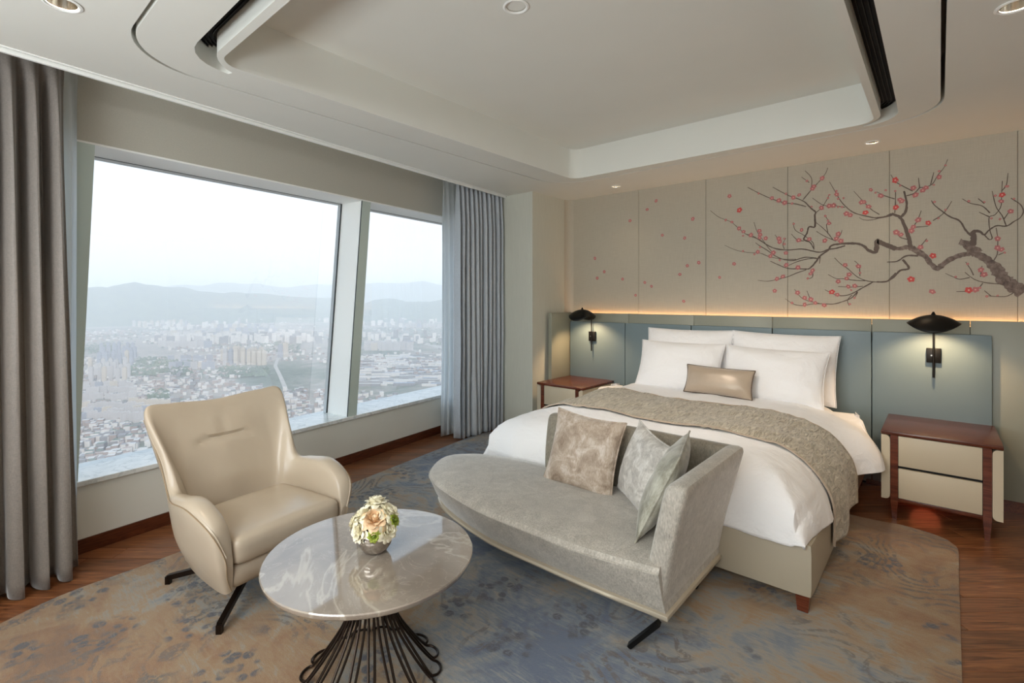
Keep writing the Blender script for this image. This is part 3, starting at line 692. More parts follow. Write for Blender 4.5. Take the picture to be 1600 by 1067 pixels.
BLOSSOMS = [(-1.156,2.432,0.0215,0),(-1.099,2.403,0.0213,0),(-1.052,2.376,0.0212,0),(-0.983,2.413,0.0209,0),(-0.938,2.43,0.0208,0),(-0.825,2.49,0.0205,0),(-0.836,2.471,0.0205,0),(-0.764,2.551,0.0203,0),(-1.439,2.18,0.0224,0),(-1.4,2.146,0.0222,0),(-1.335,2.108,0.022,0),(-1.261,2.141,0.0218,0),(-1.255,2.104,0.0218,0),(-1.259,2.075,0.0218,0),(-1.208,2.067,0.0217,0),(-1.099,2.055,0.0213,0),(-1.092,2.026,0.0213,0),(-1.042,1.921,0.0211,0),(-1.144,1.93,0.0215,0),(-1.169,1.9,0.0215,0),(-1.04,1.811,0.0211,0),(-0.947,1.786,0.0208,0),(-1.067,1.709,0.0212,0),(-1.115,1.689,0.0214,0),(-1.275,1.945,0.0219,0),(-0.836,1.754,0.0205,0),(-0.85,1.727,0.0205,0),(-0.919,2.117,0.0207,0),(-0.941,2.028,0.0208,0),(-0.86,2.032,0.0206,0),(-0.769,2.295,0.0203,0),(-0.713,2.305,0.0201,0),(-0.681,2.305,0.02,0),(-0.659,2.396,0.0199,0),(-0.59,2.224,0.0197,0),(-0.563,2.208,0.0196,0),(-0.486,2.307,0.0194,0),(-0.47,2.307,0.0193,0),(-0.439,2.265,0.0193,0),(-0.46,2.218,0.0261,1),(-0.424,2.401,0.0192,0),(-0.357,2.341,0.019,0),(-0.713,2.154,0.0201,0),(-0.648,2.058,0.0199,0),(-0.661,2.02,0.0199,0),(-0.629,1.997,0.0198,0),(-0.744,2.009,0.0202,0),(-0.599,1.791,0.0198,0),(-0.507,1.777,0.0195,0),(-0.571,1.711,0.0197,0),(-0.588,1.678,0.0197,0),(-0.648,1.654,0.0199,0),(-0.577,1.609,0.0197,0),(-0.532,1.614,0.0195,0),(-0.693,1.565,0.0271,1),(-0.654,1.541,0.0199,0),(-0.895,1.515,0.0207,0),(-0.95,1.561,0.0208,0),(-0.848,1.501,0.0205,0),(-0.895,1.455,0.0207,0),(-0.815,1.471,0.0204,0),(-0.749,1.451,0.0202,0),(-1.436,2.355,0.0302,1),(-1.133,1.58,0.0214,0),(-0.993,2.361,0.0112,0),(-0.878,2.546,0.011,0),(-1.404,2.107,0.0119,0),(-1.055,2.002,0.0113,0),(-1.092,1.859,0.0114,0),(-1.404,1.961,0.0119,0),(-1.304,1.925,0.0117,0),(-1.255,1.988,0.0116,0),(-0.872,1.686,0.011,0),(-0.98,2.178,0.0112,0),(-0.648,2.288,0.0106,0),(-0.621,2.284,0.0106,0),(-0.721,2.373,0.0107,0),(-0.712,2.399,0.0107,0),(-0.842,2.314,0.0109,0),(-0.648,2.357,0.0106,0),(-0.661,2.425,0.0106,0),(-0.61,2.358,0.0106,0),(-0.393,2.373,0.0102,0),(-0.327,2.383,0.0101,0),(-0.721,2.179,0.0107,0),(-0.741,2.221,0.0108,0),(-0.497,1.721,0.0104,0),(-0.557,1.579,0.0105,0),(-0.534,1.514,0.0104,0),(-0.566,1.462,0.0105,0),(-0.993,1.47,0.0112,0),(-1.042,2.455,0.0113,0),(-1.268,2.491,0.0116,0),(-1.055,2.051,0.0113,0),(-0.267,2.455,0.0286,1),(-0.155,2.376,0.0208,0),(-0.08,2.368,0.0205,0),(-0.098,2.35,0.0206,0),(-0.142,2.319,0.0208,0),(-0.003,2.437,0.0203,0),(-0.236,2.295,0.0211,0),(-0.226,2.282,0.0211,0),(-0.263,2.237,0.0286,1),(-0.359,2.343,0.0215,0),(-0.126,2.122,0.0207,0),(-0.155,2.07,0.0208,0),(-0.167,2.041,0.0209,0),(-0.066,2.092,0.0277,1),(-0.26,2.037,0.0212,0),(-0.231,2.016,0.0211,0),(-0.112,1.908,0.0207,0),(-0.039,1.837,0.0275,1),(0.337,2.253,0.0258,1),(0.332,2.208,0.0191,0),(0.38,2.13,0.0189,0),(0.314,1.94,0.0192,0),(0.314,1.873,0.0192,0),(0.334,1.86,0.0191,0),(0.227,1.718,0.0195,0),(0.244,1.683,0.0194,0),(0.162,1.57,0.0266,1),(0.198,1.573,0.0196,0),(-0.043,1.561,0.0204,0),(-0.169,1.66,0.0282,1),(-0.236,2.407,0.0099,0),(-0.034,2.382,0.0096,0),(-0.003,2.482,0.0095,0),(0.033,2.52,0.0095,0),(-0.267,2.368,0.01,0),(-0.007,2.122,0.0095,0),(0.033,2.182,0.0095,0),(-0.075,1.954,0.0097,0),(0.358,2.311,0.0089,0),(0.302,2.252,0.009,0),(0.326,2.08,0.009,0),(0.35,1.837,0.009,0),(0.221,1.587,0.0092,0),(0.09,1.671,0.0094,0),(0.156,1.765,0.0093,0),(0.314,1.529,0.009,0),(0.258,1.524,0.0091,0),(0.162,2.231,0.0093,0),(0.245,2.214,0.0091,0),(0.397,2.217,0.0089,0),(0.282,2.09,0.0091,0),(-0.03,2.25,0.0096,0),(0.366,2.31,0.0089,0),(-0.255,2.447,0.01,0),(-2.27,2.553,0.0205,0),(-2.371,2.473,0.0207,0),(-1.526,2.501,0.0186,0),(-1.88,2.319,0.0195,0),(-2.201,2.181,0.0203,0),(-1.963,2.131,0.0197,0),(-1.82,1.872,0.0193,0),(-1.936,1.846,0.0196,0),(-2.013,1.76,0.0198,0),(-1.484,1.844,0.0185,0),(-1.618,1.717,0.0188,0),(-2.398,1.685,0.0208,0),(-2.322,1.642,0.0206,0),(-1.973,1.483,0.0197,0),(-1.561,2.273,0.0163,0),(-1.504,2.248,0.0162,0),(-2.572,2.373,0.0189,0),(-3.017,1.981,0.02,0),(-2.894,1.82,0.0197,0),(-2.987,1.749,0.0199,0),(-2.663,1.729,0.0191,0),(-2.506,1.547,0.0188,0)]

rb = random.Random(5)
for bi, pts in enumerate(BRANCHES):
    P = catmull([(p[0], 0, p[1]) for p in pts], 5); Wd = catmull([(p[2], 0, 0) for p in pts], 5)
    bm = bmesh.new(); prev = None
    for i, p in enumerate(P):
        t = (P[min(i+1, len(P)-1)]-P[max(i-1, 0)]).normalized(); n = Vector((-t.z, 0, t.x)); w = max(.0012, Wd[i].x)
        w1 = w*(1+.22*rb.uniform(-1, 1)); w2 = w*(1+.22*rb.uniform(-1, 1)); y = -.0006-.0004*(bi % 3)
        cur = (bm.verts.new((p.x+n.x*w1+.5, y, p.z+n.z*w1-1.9)), bm.verts.new((p.x-n.x*w2+.5, y, p.z-n.z*w2-1.9)))
        if prev: bm.faces.new((prev[0], cur[0], cur[1], prev[1]))
        prev = cur
    mk('branch', bm, M['bark'] if pts[0][2] > .022 else M['twig'], mural, False)
def blossom_mesh(name, m):
    bm = bmesh.new()
    for k in range(5):
        a = k*2*pi/5; cx, cz = .58*cos(a), .58*sin(a); c = bm.verts.new((cx, -.0022, cz))
        ring = [bm.verts.new((cx+.46*cos(q*2*pi/9), -.0020, cz+.46*sin(q*2*pi/9))) for q in range(9)]
        for q in range(9): bm.faces.new((c, ring[q], ring[(q+1) % 9]))
    for f in bm.faces: f.material_index = 0
    ring = [bm.verts.new((.26*cos(q*2*pi/8), -.0026, .26*sin(q*2*pi/8))) for q in range(8)]
    bm.faces.new(ring).material_index = 1
    me = bpy.data.meshes.new(name); bm.to_mesh(me); bm.free(); me.materials.append(m); me.materials.append(M['pollen']); return me
bmA, bmB = blossom_mesh('blossom', M['petal']), blossom_mesh('blossom', M['petal_red'])
for (x, z, r, br) in BLOSSOMS:
    o = obj_from(bmB if br else bmA, 'blossom', mural)
    o.location = (x+.5, 0, z-1.9); s = r*(.85 if br else 1)*rb.uniform(.85, 1.1); o.scale = (s*rb.uniform(.75, 1), 1, s); o.rotation_euler = (0, rb.uniform(0, 6), 0)
# ------------------------------------------------------------------ rug
rp = [(-2.5, -.75), (-3.0, -.35), (-3.235, .18), (-3.325, .45), (-3.36, .9), (-3.56, 2.15), (-3.79, 3.6), (-3.83, 4.0), (-3.70, 4.15), (-3.4, 4.17), (-1.5, 4.17), (-.42, 4.17), (-.18, 4.20), (0, 4.155), (.06, 4.08), (.084, 3.98), (.078, 3.6), (.066, 2.6), (.06, -.2), (0, -.75)]
pts = [(p.x, p.y) for p in catmull([(a, b, 0) for a, b in rp[1:18]], 4)]
pts = [rp[0]]+pts+[rp[18], rp[19]]
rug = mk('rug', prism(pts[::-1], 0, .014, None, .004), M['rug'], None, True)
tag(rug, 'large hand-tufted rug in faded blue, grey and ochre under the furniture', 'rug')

# ------------------------------------------------------------------ bed
BX = -1.51
bed = thing('bed', 'king bed with greige leather base and dressed white mattress', 'bed', (BX, 3.8, 0))
def bp(name, bm, m, label=None):
    o = mk(name, bm, m, bed, True, label); return o
bm = rbox(2.14, 2.24, .252, (.03, .03, .012), (14, 14, 4)); bmesh.ops.translate(bm, verts=bm.verts[:], vec=(0, .0, .225)); bp('bed_base', bm, M['bed_leather'])
for sx in (-1, 1):
    for y in (-1.09, 1.05):
        bm = bmesh.new(); x = sx*1.02
        v = box(bm, x-.03, x+.03, y-.0, y+.06, .014, .10)
        for q in v:
            if q.co.z < .05: q.co.x = x+(q.co.x-x)*.75; q.co.y = y+.03+(q.co.y-y-.03)*.75
        bp('leg', bm, M['mahogany'])
bm = rbox(2.0, 2.16, .24, .06, (12, 12, 4)); bmesh.ops.translate(bm, verts=bm.verts[:], vec=(0, .02, .46)); bp('mattress', bm, M['white_cotton'])
# duvet: rounded, with hem folds; the right side flares out towards the head end
def duvet_side(y):   # half width of the side at the hem, in bed coordinates
    return 1.075
def prof(t):
    """t -1..1 across the bed: left hem, over the top, right hem -> (x, z)"""
    s = abs(t); sg = 1 if t > 0 else -1
    K = [(0, .675), (.35, .676), (.62, .672), (.78, .655), (.90, .615), (.985, .55), (1.045, .47), (1.07, .40), (1.078, .345)]
    q = s*(len(K)-1); i = min(int(q), len(K)-2); f = q-i
    P = [Vector((K[j][0], K[j][1], 0)) for j in (max(i-1, 0), i, i+1, min(i+2, len(K)-1))]
    p = .5*((2*P[1])+(P[2]-P[0])*f+(2*P[0]-5*P[1]+4*P[2]-P[3])*f*f+(3*P[1]-P[0]-3*P[2]+P[3])*f*f*f)
    return sg*p.x, p.y
Y0, Y1 = 2.70, 4.72       # foot edge, head edge of the duvet
def duvet_pt(t, v):
    """v 0..1 from hem at the foot, over the foot edge, to the head edge"""
    x, z = prof(t)
    # foot: a quarter of the parameter climbs the foot end
    K = [(-.035, .335), (-.03, .42), (-.012, .50), (.035, .575), (.12, .635), (.26, .665), (.45, .675)]
    nf = 6; q = v*20
    if q < nf:
        i = min(int(q), nf-1); f = q-i
        P = [Vector((K[j][0], K[j][1], 0)) for j in (max(i-1, 0), i, i+1, min(i+2, nf))]
        p = .5*((2*P[1])+(P[2]-P[0])*f+(2*P[0]-5*P[1]+4*P[2]-P[3])*f*f+(3*P[1]-P[0]-3*P[2]+P[3])*f*f*f)
        y, zf = p.x, p.y
    else: y = .45+(Y1-Y0-.45)*(q-nf)/(20-nf); zf = .675
    yy = Y0+y
    # at the corner the side profile and the foot profile meet
    ze = min(z, zf) if abs(t) < .72 else z-(.675-zf)*max(0, (z-.345)/.33)
    xx = x*(1-.035*max(0, (.12-y)/.15)) if y < .12 else x
    if t < -.3:
        k2 = max(0, min(1, (yy-4.26)/.10))
        if ze < .60: ze += (.60-ze)*k2
    if t < -.2 or t > .2:
        k = max(0, abs(t)-.5)/.5
        w = .018*sin(yy*13+2*fbm((yy, 0, 3), 1.3))*k*k
        xx += (1 if t > 0 else -1)*w
    if t > .4:      # right side flares near the head end
        k = max(0, min(1, (yy-3.93)/.32)); k = k*k*(3-2*k); kk = max(0, min(1, (yy-4.27)/.40)); k *= 1-kk*kk*(3-2*kk)
        xx += .13*k*max(0, min(1, (x-.55)/.45)); d = max(0, .69-ze)/.33; xx += .03*k*d
        k2 = max(0, min(1, (yy-4.27)/.22)); k2 = k2*k2*(3-2*k2)
        if ze < .60: ze += (.60-ze)*k2; xx += (1.07-xx)*k2*.8
    kn = max(0, min(1, (yy-4.42)/.3)); xx *= 1-.05*kn*kn
    if y < .1: yy += .016*sin(x*11+1.5*fbm((x, 5, 0), 1.7))*(.1-y)/.13
    n = .016*fbm((xx*1.0, yy*1.0, 2.3), 2.6, 4)+.006*abs(fbm((xx*.8+yy*.5, yy-xx*.3, 7), 5, 2))
    ze += n*(1 if abs(t) < .7 else .3)+.006*sin((xx*2+yy)*3)
    return Vector((xx, yy-3.8, ze))
bm = bmesh.new(); grid(bm, 96, 80, lambda a, b: duvet_pt(-1+2*a, b))
dv = mk('duvet', bm, M['white_cotton'], None, True); solidify(dv, .018, -1)
dv.location = (BX, 3.8, 0); tag(dv, 'white duvet spread over the king bed', 'duvet')
# fold of the duvet turned back in front of the pillows
# runner across the bed
def run_pt(a, b):
    y = 3.20+.80*b+.035*sin(a*6)-.05*max(0, abs(a*2-1)-.6)
    t = -1+2*a; ext = 1.0
    tt = max(-1, min(1, t*1.18))
    # find v for the given y
    q = (6+(y-Y0-.45)/(Y1-Y0-.45)*14)/20
    p = duvet_pt(tt, q)
    if abs(t*1.18) > 1: p.z -= (abs(t*1.18)-1)*.95; p.x += (1 if t > 0 else -1)*.0
    off = .014
    nx = max(0, min(1, (.66-p.z)/.12)); p.x += (1 if t > 0 else -1)*off*nx; p.z += off*(1-nx)
    p.z += .0045*sin(p.x*90+9*fbm((p.x*3, y*3, 0), 1.5))*(1-nx)+.004*fbm((p.x, y, 1), 12)
    return p
bm = bmesh.new(); grid(bm, 200, 26, run_pt)
rn = mk('bed_runner', bm, M['runner'], None, True); solidify(rn, .007, 1); rn.location = (BX, 3.8, 0)
tag(rn, 'crinkled taupe runner laid across the foot half of the white duvet', 'bed runner')
def edge_tube(b):
    return [run_pt(i/60, b)+Vector((0, 0, .004)) for i in range(61)]
bm = bmesh.new(); tube(bm, edge_tube(0), .006, 6); tube(bm, edge_tube(1), .006, 6); mk('hem', bm, M['satin'], rn, True, 'golden satin hem')

def pillow(name, w, h, t, m, loc, rot, label, cat='pillow', group=None, pinch=.07, seed=0, wr=.012, piping=None, flange=0, N=26):
    bm = bmesh.new(); rows = {}
    def P(i, j, sd):
        u, v = -1+2*i/N, -1+2*j/N; u = sin(u*pi/2)*.6+u*.4; v = sin(v*pi/2)*.6+v*.4
        if abs(i-N/2) == N/2 or abs(j-N/2) == N/2: sdd = 0
        else: sdd = sd
        th = (max(0, 1-abs(u)**2.6)**.62)*(max(0, 1-abs(v)**2.6)**.62)
        x = w/2*u*(1-pinch*(1-v*v)*abs(u)**3); z = h/2*v*(1-pinch*(1-u*u)*abs(v)**3)
        wrk = wr*fbm((u*1.3+seed*3.1, v*1.3, sd), 1.7, 3)+wr*.5*abs(sin((u-v*.6)*7+seed+2*fbm((u, v, seed), 1.5)))*(abs(u)**1.5)
        return Vector((x, sdd*(t/2*th+wrk*min(1, th*2)), z))
    V = {}
    for sd in (-1, 1):
        for i in range(N+1):
            for j in range(N+1):
                e_ = i in (0, N) or j in (0, N); k = (i, j, 0 if e_ else sd)
                if k not in V: V[k] = bm.verts.new(P(i, j, sd))
        g = lambda i, j: V[(i, j, 0 if (i in (0, N) or j in (0, N)) else sd)]
        for i in range(N):
            for j in range(N):
                f = (g(i, j), g(i+1, j), g(i+1, j+1), g(i, j+1)); bm.faces.new(f if sd < 0 else f[::-1])
    o = mk(name, bm, m, None, True); o.location = loc; o.rotation_euler = rot; tag(o, label, cat, group); subsurf(o, 1)
    if piping or True:
        E_ = [P(i, 0, 0) for i in range(N)]+[P(N, j, 0) for j in range(N)]+[P(i, N, 0) for i in range(N, 0, -1)]+[P(0, j, 0) for j in range(N, 0, -1)]
        bm = bmesh.new(); tube(bm, E_, .0045 if piping else .0025, 6, True); mk('piping' if piping else 'seam', bm, piping or m, o)
    return o
wc = M['white_cotton']
G_ = 'white sleeping pillows'
pillow('bed_pillow', .84, .58, .20, wc, (-1.845, 4.80, .93), (radians(-14), 0, radians(1)), 'white pillow at the back left, against the headboard', 'pillow', G_, .05, 1)
pillow('bed_pillow', .84, .58, .20, wc, (-1.03, 4.80, .925), (radians(-14), radians(1), radians(-1)), 'white pillow at the back right, against the headboard', 'pillow', G_, .05, 2)
pillow('bed_pillow', .80, .48, .19, wc, (-1.86, 4.635, .875), (radians(-24), radians(0), radians(2)), 'white pillow at the front left behind the satin bolster', 'pillow', G_, .06, 3)
pillow('bed_pillow', .80, .48, .20, wc, (-1.06, 4.625, .865), (radians(-24), radians(1), radians(-2)), 'white pillow at the front right beside the satin bolster', 'pillow', G_, .06, 4)
pillow('bolster_cushion', .56, .245, .15, M['satin'], (-1.42, 4.40, .80), (radians(-20), radians(1), radians(1)), 'small champagne satin bolster cushion in front of the white pillows', 'cushion', None, .06, 5, .003, M['piping'])

# ------------------------------------------------------------------ nightstands
def nightstand(cx, label, front=4.30, w=.60, dpt=.67):
    n = thing('nightstand', label, 'nightstand', (cx, front+dpt/2, 0), 0, 'nightstands either side of the bed')
    hw, hd = w/2, dpt/2
    mk('top', bx(-hw, hw, -hd, hd, .575, .60, .005), M['mahogany'], n)
    for sx in (-1, 1):
        x0 = sx*(hw-.052)
        bm = bmesh.new(); box(bm, min(x0, x0-sx*.04), max(x0, x0-sx*.04), -hd+.004, -hd+.05, .12, .575)
        v = box(bm, min(x0, x0-sx*.04), max(x0, x0-sx*.04), -hd+.008, -hd+.046, .0, .12)
        xm = x0-sx*.02
        for q in v:
            if q.co.z < .01: q.co.x = xm+(q.co.x-xm)*.6; q.co.y = -hd+.03+(q.co.y+hd-.03)*.6
        mk('leg', bm, M['mahogany'], n)
        bm = bmesh.new(); v = box(bm, min(x0, x0-sx*.04), max(x0, x0-sx*.04), hd-.05, hd-.01, 0, .575); mk('leg', bm, M['mahogany'], n)
        # cream side pad with rounded inner corners
        y0 = -hd+.002
        bm = bmesh.new(); xo, xi = sx*(hw-.002), sx*(hw-.050); pr = []
        z0, z1, r = .135, .572, .028
        for a in range(0, 91, 15): pr.append((xi+sx*(r-r*cos(radians(a))), z1-r+r*sin(radians(a))))
        pr += [(xo, z1), (xo, z0)]
        for a in range(90, -1, -15): pr.append((xi+sx*(r-r*cos(radians(a))), z0+r-r*sin(radians(a))))
        A_ = [bm.verts.new((x, y0, z)) for x, z in pr]; B_ = [bm.verts.new((x, hd-.002, z)) for x, z in pr]
        bm.faces.new(A_); bm.faces.new(B_[::-1])
        for i in range(len(pr)): bm.faces.new((A_[i], A_[(i+1) % len(pr)], B_[(i+1) % len(pr)], B_[i]))
        bmesh.ops.recalc_face_normals(bm, faces=bm.faces[:]); mk('side_pad', bm, M['cream_leather'], n, True, 'cream leather side')
    bm = bmesh.new(); box(bm, -hw+.09, hw-.09, -hd+.03, hd-.01, .15, .575); mk('carcass', bm, M['darkvoid'], n)
    mk('rail', bx(-hw+.09, hw-.09, -hd+.008, -hd+.03, .125, .15, .002), M['mahogany'], n)
    mk('drawer', bx(-hw+.094, hw-.094, -hd+.006, -hd+.032, .370, .572, .003), M['cream_leather'], n, True, 'upper cream drawer')
    mk('drawer', bx(-hw+.094, hw-.094, -hd+.006, -hd+.032, .152, .352, .003), M['cream_leather'], n, True, 'lower cream drawer')
    return n
nightstand(-.005, 'mahogany and cream nightstand at the right of the bed', 4.30)
nightstand(-3.010, 'mahogany and cream nightstand in the corner left of the bed', 4.315, .585, .66)
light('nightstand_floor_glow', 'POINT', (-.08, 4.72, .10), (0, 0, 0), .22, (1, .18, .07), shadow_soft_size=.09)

# ------------------------------------------------------------------ wall lamps
def wall_lamp(x, label, reach=.23):
    n = thing('wall_lamp', label, 'wall lamp', (x, 4.96, 1.08), 0, 'black wall lamps by the bed')
    mk('wall_plate', bx(-.042, .042, -.03, .0, -.055, .055, .004), M['black'], n)
    mk('switch', lathe(bmesh.new(), [(.0, .006), (.006, .006), (.006, 0)], 12, M=Matrix.Translation((-.012, -.03, .0)) @ Matrix.Rotation(radians(90), 4, 'X')), M['chrome'], n)
    bm = bmesh.new(); tube(bm, [(.0, -.036, -.165), (.0, -.036, .06)], .0075, 10); mk('lower_rod', bm, M['black'], n)
    arc = [(.0, -.036, .05), (0, -.036, .20)]+[(0, -.036-.045*(1-cos(radians(a))), .20+.055*sin(radians(a))) for a in range(15, 91, 15)]+[(0, -.14, .262), (0, -reach+.05, .262)]
    bm = bmesh.new(); tube(bm, arc, .006, 10); mk('arm', bm, M['black'], n)
    # leaf-shaped shade: the rim dips at front and back and rises at the sides
    R1 = .150
    def sh(a, b):
        r = b; th = a*2*pi
        rim = .032*cos(2*th)-.018
        z = .074*(1-r**2)+rim*r*r
        return Vector((R1*r*cos(th), -reach+R1*r*sin(th)*.92, .235+z))
    bm = bmesh.new(); grid(bm, 40, 12, lambda a, b: sh(a, .02+.98*b), True)
    o = mk('lamp_shade', bm, M['black'], n); solidify(o, .0025, -1)
    bm = bmesh.new(); lathe(bm, [(.0, .028), (.006, .027), (.008, .018), (.014, .008), (.016, 0)], 14, 0, -reach, Matrix.Translation((0, 0, .305))); mk('finial', bm, M['black'], n)
    bm = bmesh.new(); lathe(bm, [(.001, .235), (.018, .238), (.024, .255), (.016, .275), (.001, .28)], 16, 0, -reach); mk('bulb', bm, M['bulb'], n)
    light('wall_lamp_bulb', 'SPOT', (x, 4.96-reach, 1.08+.225), (radians(14), 0, 0), 14, (1, .66, .36), spot_size=radians(128), spot_blend=.55, shadow_soft_size=.025)
    return n
wall_lamp(-.034, 'black leaf-shade wall lamp above the right nightstand')
wall_lamp(-2.985, 'black leaf-shade wall lamp above the left nightstand')

# ------------------------------------------------------------------ bench sofa at the foot of the bed
sofa = thing('bench_sofa', 'silver grey one-armed bench sofa at the foot of the bed', 'sofa', (-1.6, 2.3, 0))
so = Vector((-1.6, 2.3, 0))
def sp(name, bm, m, label=None, parent=None):
    bmesh.ops.translate(bm, verts=bm.verts[:], vec=-so); return mk(name, bm, m, parent or sofa, True, label)
# plan outline of the seat at rail height (z .17): straight front, rounded free end
def outline(off=0.0, x_right=-.86):
    pts = [(x_right, 2.0-off*.6), (-1.2, 1.985-off), (-1.5, 1.985-off), (-1.83, 1.992-off), (-2.18, 2.06-off), (-2.42, 2.145-off*.9), (-2.545, 2.235-off*.5), (-2.58-off*.3, 2.33), (-2.56-off*.3, 2.43), (-2.46, 2.55), (-2.2, 2.645), (-1.9, 2.672), (x_right, 2.675)]
    return pts
def loft(levels, n=4):
    """levels: list of (outline pts, z); closes top with a crown grid"""
    bm = bmesh.new(); rings = []
    for pts, z in levels:
        a = [p for p in catmull([(x, y, 0) for x, y in pts], n)]
        rings.append([bm.verts.new((p.x, p.y, z)) for p in a])
    for a, b in zip(rings, rings[1:]):
        for j in range(len(a)): bm.faces.new((a[j], b[j], b[(j+1) % len(a)], a[(j+1) % len(a)]))
    return bm, rings
def shrink(pts, k, cx=-1.7, cy=2.33): return [(cx+(x-cx)*(1-k*.5) if x < -.9 else x, cy+(y-cy)*(1-k)) for x, y in pts]
o_ = outline
lv = [(o_(-.01), .185), (o_(.0), .20), (o_(.045), .26), (o_(.09), .34), (o_(.105), .375), (shrink(o_(.105), .03), .398), (shrink(o_(.10), .12), .413), (shrink(o_(.10), .35), .424), (shrink(o_(.10), .7), .428), (shrink(o_(.10), .995), .43)]
bm, rings = loft(lv)
bmesh.ops.remove_doubles(bm, verts=rings[-1], dist=.02)
bmesh.ops.recalc_face_normals(bm, faces=bm.faces[:])
sp('seat', bm, M['sofa'])
bm = bmesh.new(); P = [Vector((x, y, .376)) for x, y in [(p.x, p.y) for p in catmull([(a, b, 0) for a, b in o_(.107)[:8]], 5)]]
tube(bm, P, .004, 6); sp('piping', bm, M['sofa'])
bm, rings = loft([(o_(-.01, -.850), .160), (o_(.006, -.848), .162), (o_(.010, -.845), .171), (o_(.006, -.848), .181), (o_(-.01, -.86), .186)])
bm.faces.new(rings[0]); bm.faces.new(rings[-1][::-1]); bmesh.ops.recalc_face_normals(bm, faces=bm.faces[:])
sp('base_rail', bm, M['champagne_rail'], 'champagne lacquered rail')
# backrest
def back_d(q, p):
    k = max(0, (q.z+.285)/.57); q.y += .045*k*k; q.x += .128*k**1.25*max(0, p.x)
    q.y += .012*fbm((q.x, q.z, 1), 3)
    return q
bm = rbox(1.05, .095, .575, (.03, .035, .035), (24, 4, 10), back_d); bmesh.ops.translate(bm, verts=bm.verts[:], vec=(-1.400, 2.622, .470)); sp('backrest', bm, M['back_sofa'])
# arm: a slab that leans outward and curves at the front
def arm_d(q, p):
    k = max(0, (q.z+.285)/.57)
    q.x += .13*k**1.25
    q.x += (q.x > 0)*0
    front = max(0, -q.y/.34)
    q.y += .10*(1-k)*0
    th = 1+.25*(1-k)
    return q
bm = rbox(.10, .76, .575, (.032, .04, .045), (5, 20, 12), arm_d); bmesh.ops.translate(bm, verts=bm.verts[:], vec=(-.912, 2.335, .472))
for v in bm.verts:      # front edge slopes: the arm starts further forward at the foot of the seat
    k = (v.co.z-.185)/.57
    if v.co.y < 2.2: v.co.y += .03*(1-k)-.035*k
sp('arm', bm, M['sofa'])
def sofa_leg(x, y, dx, dy):
    bm = bmesh.new(); bar(bm, [(x+dx, y+dy, .152), (x, y, .016)], .034, .018, (0, 0, 1)); 
    return sp('leg', bm, M['black'])
sofa_leg(-.998, 1.955, .12, .03); sofa_leg(-2.30, 2.285, -.10, .0); sofa_leg(-.95, 2.58, .06, .03); sofa_leg(-2.2, 2.56, -.10, .0)

pillow('throw_cushion', .46, .44, .15, M['crushed_taupe'], (-1.565, 2.49, .605), (radians(-19), radians(3), radians(1)), 'rose taupe crushed velvet cushion leaning on the sofa back', 'cushion', None, .09, 11, .006, M['crushed_taupe'])
pillow('throw_cushion', .40, .41, .15, M['crushed_silver'], (-1.165, 2.455, .60), (radians(-16), radians(8), radians(-38)), 'silver white crushed velvet cushion in the middle of the sofa corner', 'cushion', None, .09, 12, .006, M['crushed_silver'])
pillow('throw_cushion', .46, .45, .13, M['crushed_grey'], (-.985, 2.285, .625), (radians(-25), radians(0), radians(-74)), 'grey green crushed velvet cushion leaning on the sofa arm', 'cushion', None, .05, 13, .008, M['crushed_grey'])

# ------------------------------------------------------------------ armchair
M['seam_thread'] = simple('tan_seam', lin(168, 146, 118), .5)
AH = radians(8); chair = thing('armchair', 'ivory pearl leather wing armchair beside the window', 'armchair', (-2.70, 1.10, .0), AH)
ST = [  # outer bottom, outer mid, outer top, inner top, inner mid, inner bottom   (forward, side, height)
 [(.275, .27, .185), (.305, .305, .27), (.325, .325, .37), (.322, .296, .372), (.315, .288, .31), (.29, .275, .24)],
 [(.25, .295, .175), (.285, .345, .32), (.295, .372, .49), (.280, .300, .505), (.265, .287, .41), (.25, .28, .26)],
 [(.12, .295, .175), (.13, .365, .36), (.14, .398, .565), (.13, .305, .58), (.11, .288, .45), (.10, .28, .26)],
 [(-.02, .285, .18), (-.03, .362, .36), (-.03, .385, .555), (-.02, .312, .568), (-.02, .288, .45), (-.03, .27, .26)],
 [(-.13, .270, .19), (-.145, .335, .39), (-.145, .352, .560), (-.115, .312, .570), (-.10, .275, .46), (-.09, .25, .26)],
 [(-.20, .245, .21), (-.24, .305, .45), (-.235, .350, .70), (-.195, .325, .70), (-.16, .265, .53), (-.12, .225, .27)],
 [(-.25, .20, .23), (-.33, .26, .52), (-.372, .366, .893), (-.332, .343, .900), (-.222, .25, .60), (-.15, .19, .27)],
 [(-.27, .10, .24), (-.355, .14, .53), (-.412, .235, .905), (-.364, .225, .912), (-.25, .15, .62), (-.165, .12, .27)],
 [(-.275, 0, .24), (-.36, 0, .53), (-.42, 0, .890), (-.37, 0, .897), (-.252, 0, .62), (-.17, 0, .27)]]
full = [[(f, -w, z) for f, w, z in s] for s in ST]+ST[-2::-1]
cols = [catmull([s[k] for s in full], 9) for k in range(6)]
bm = bmesh.new(); nst = len(cols[0]); rings = []
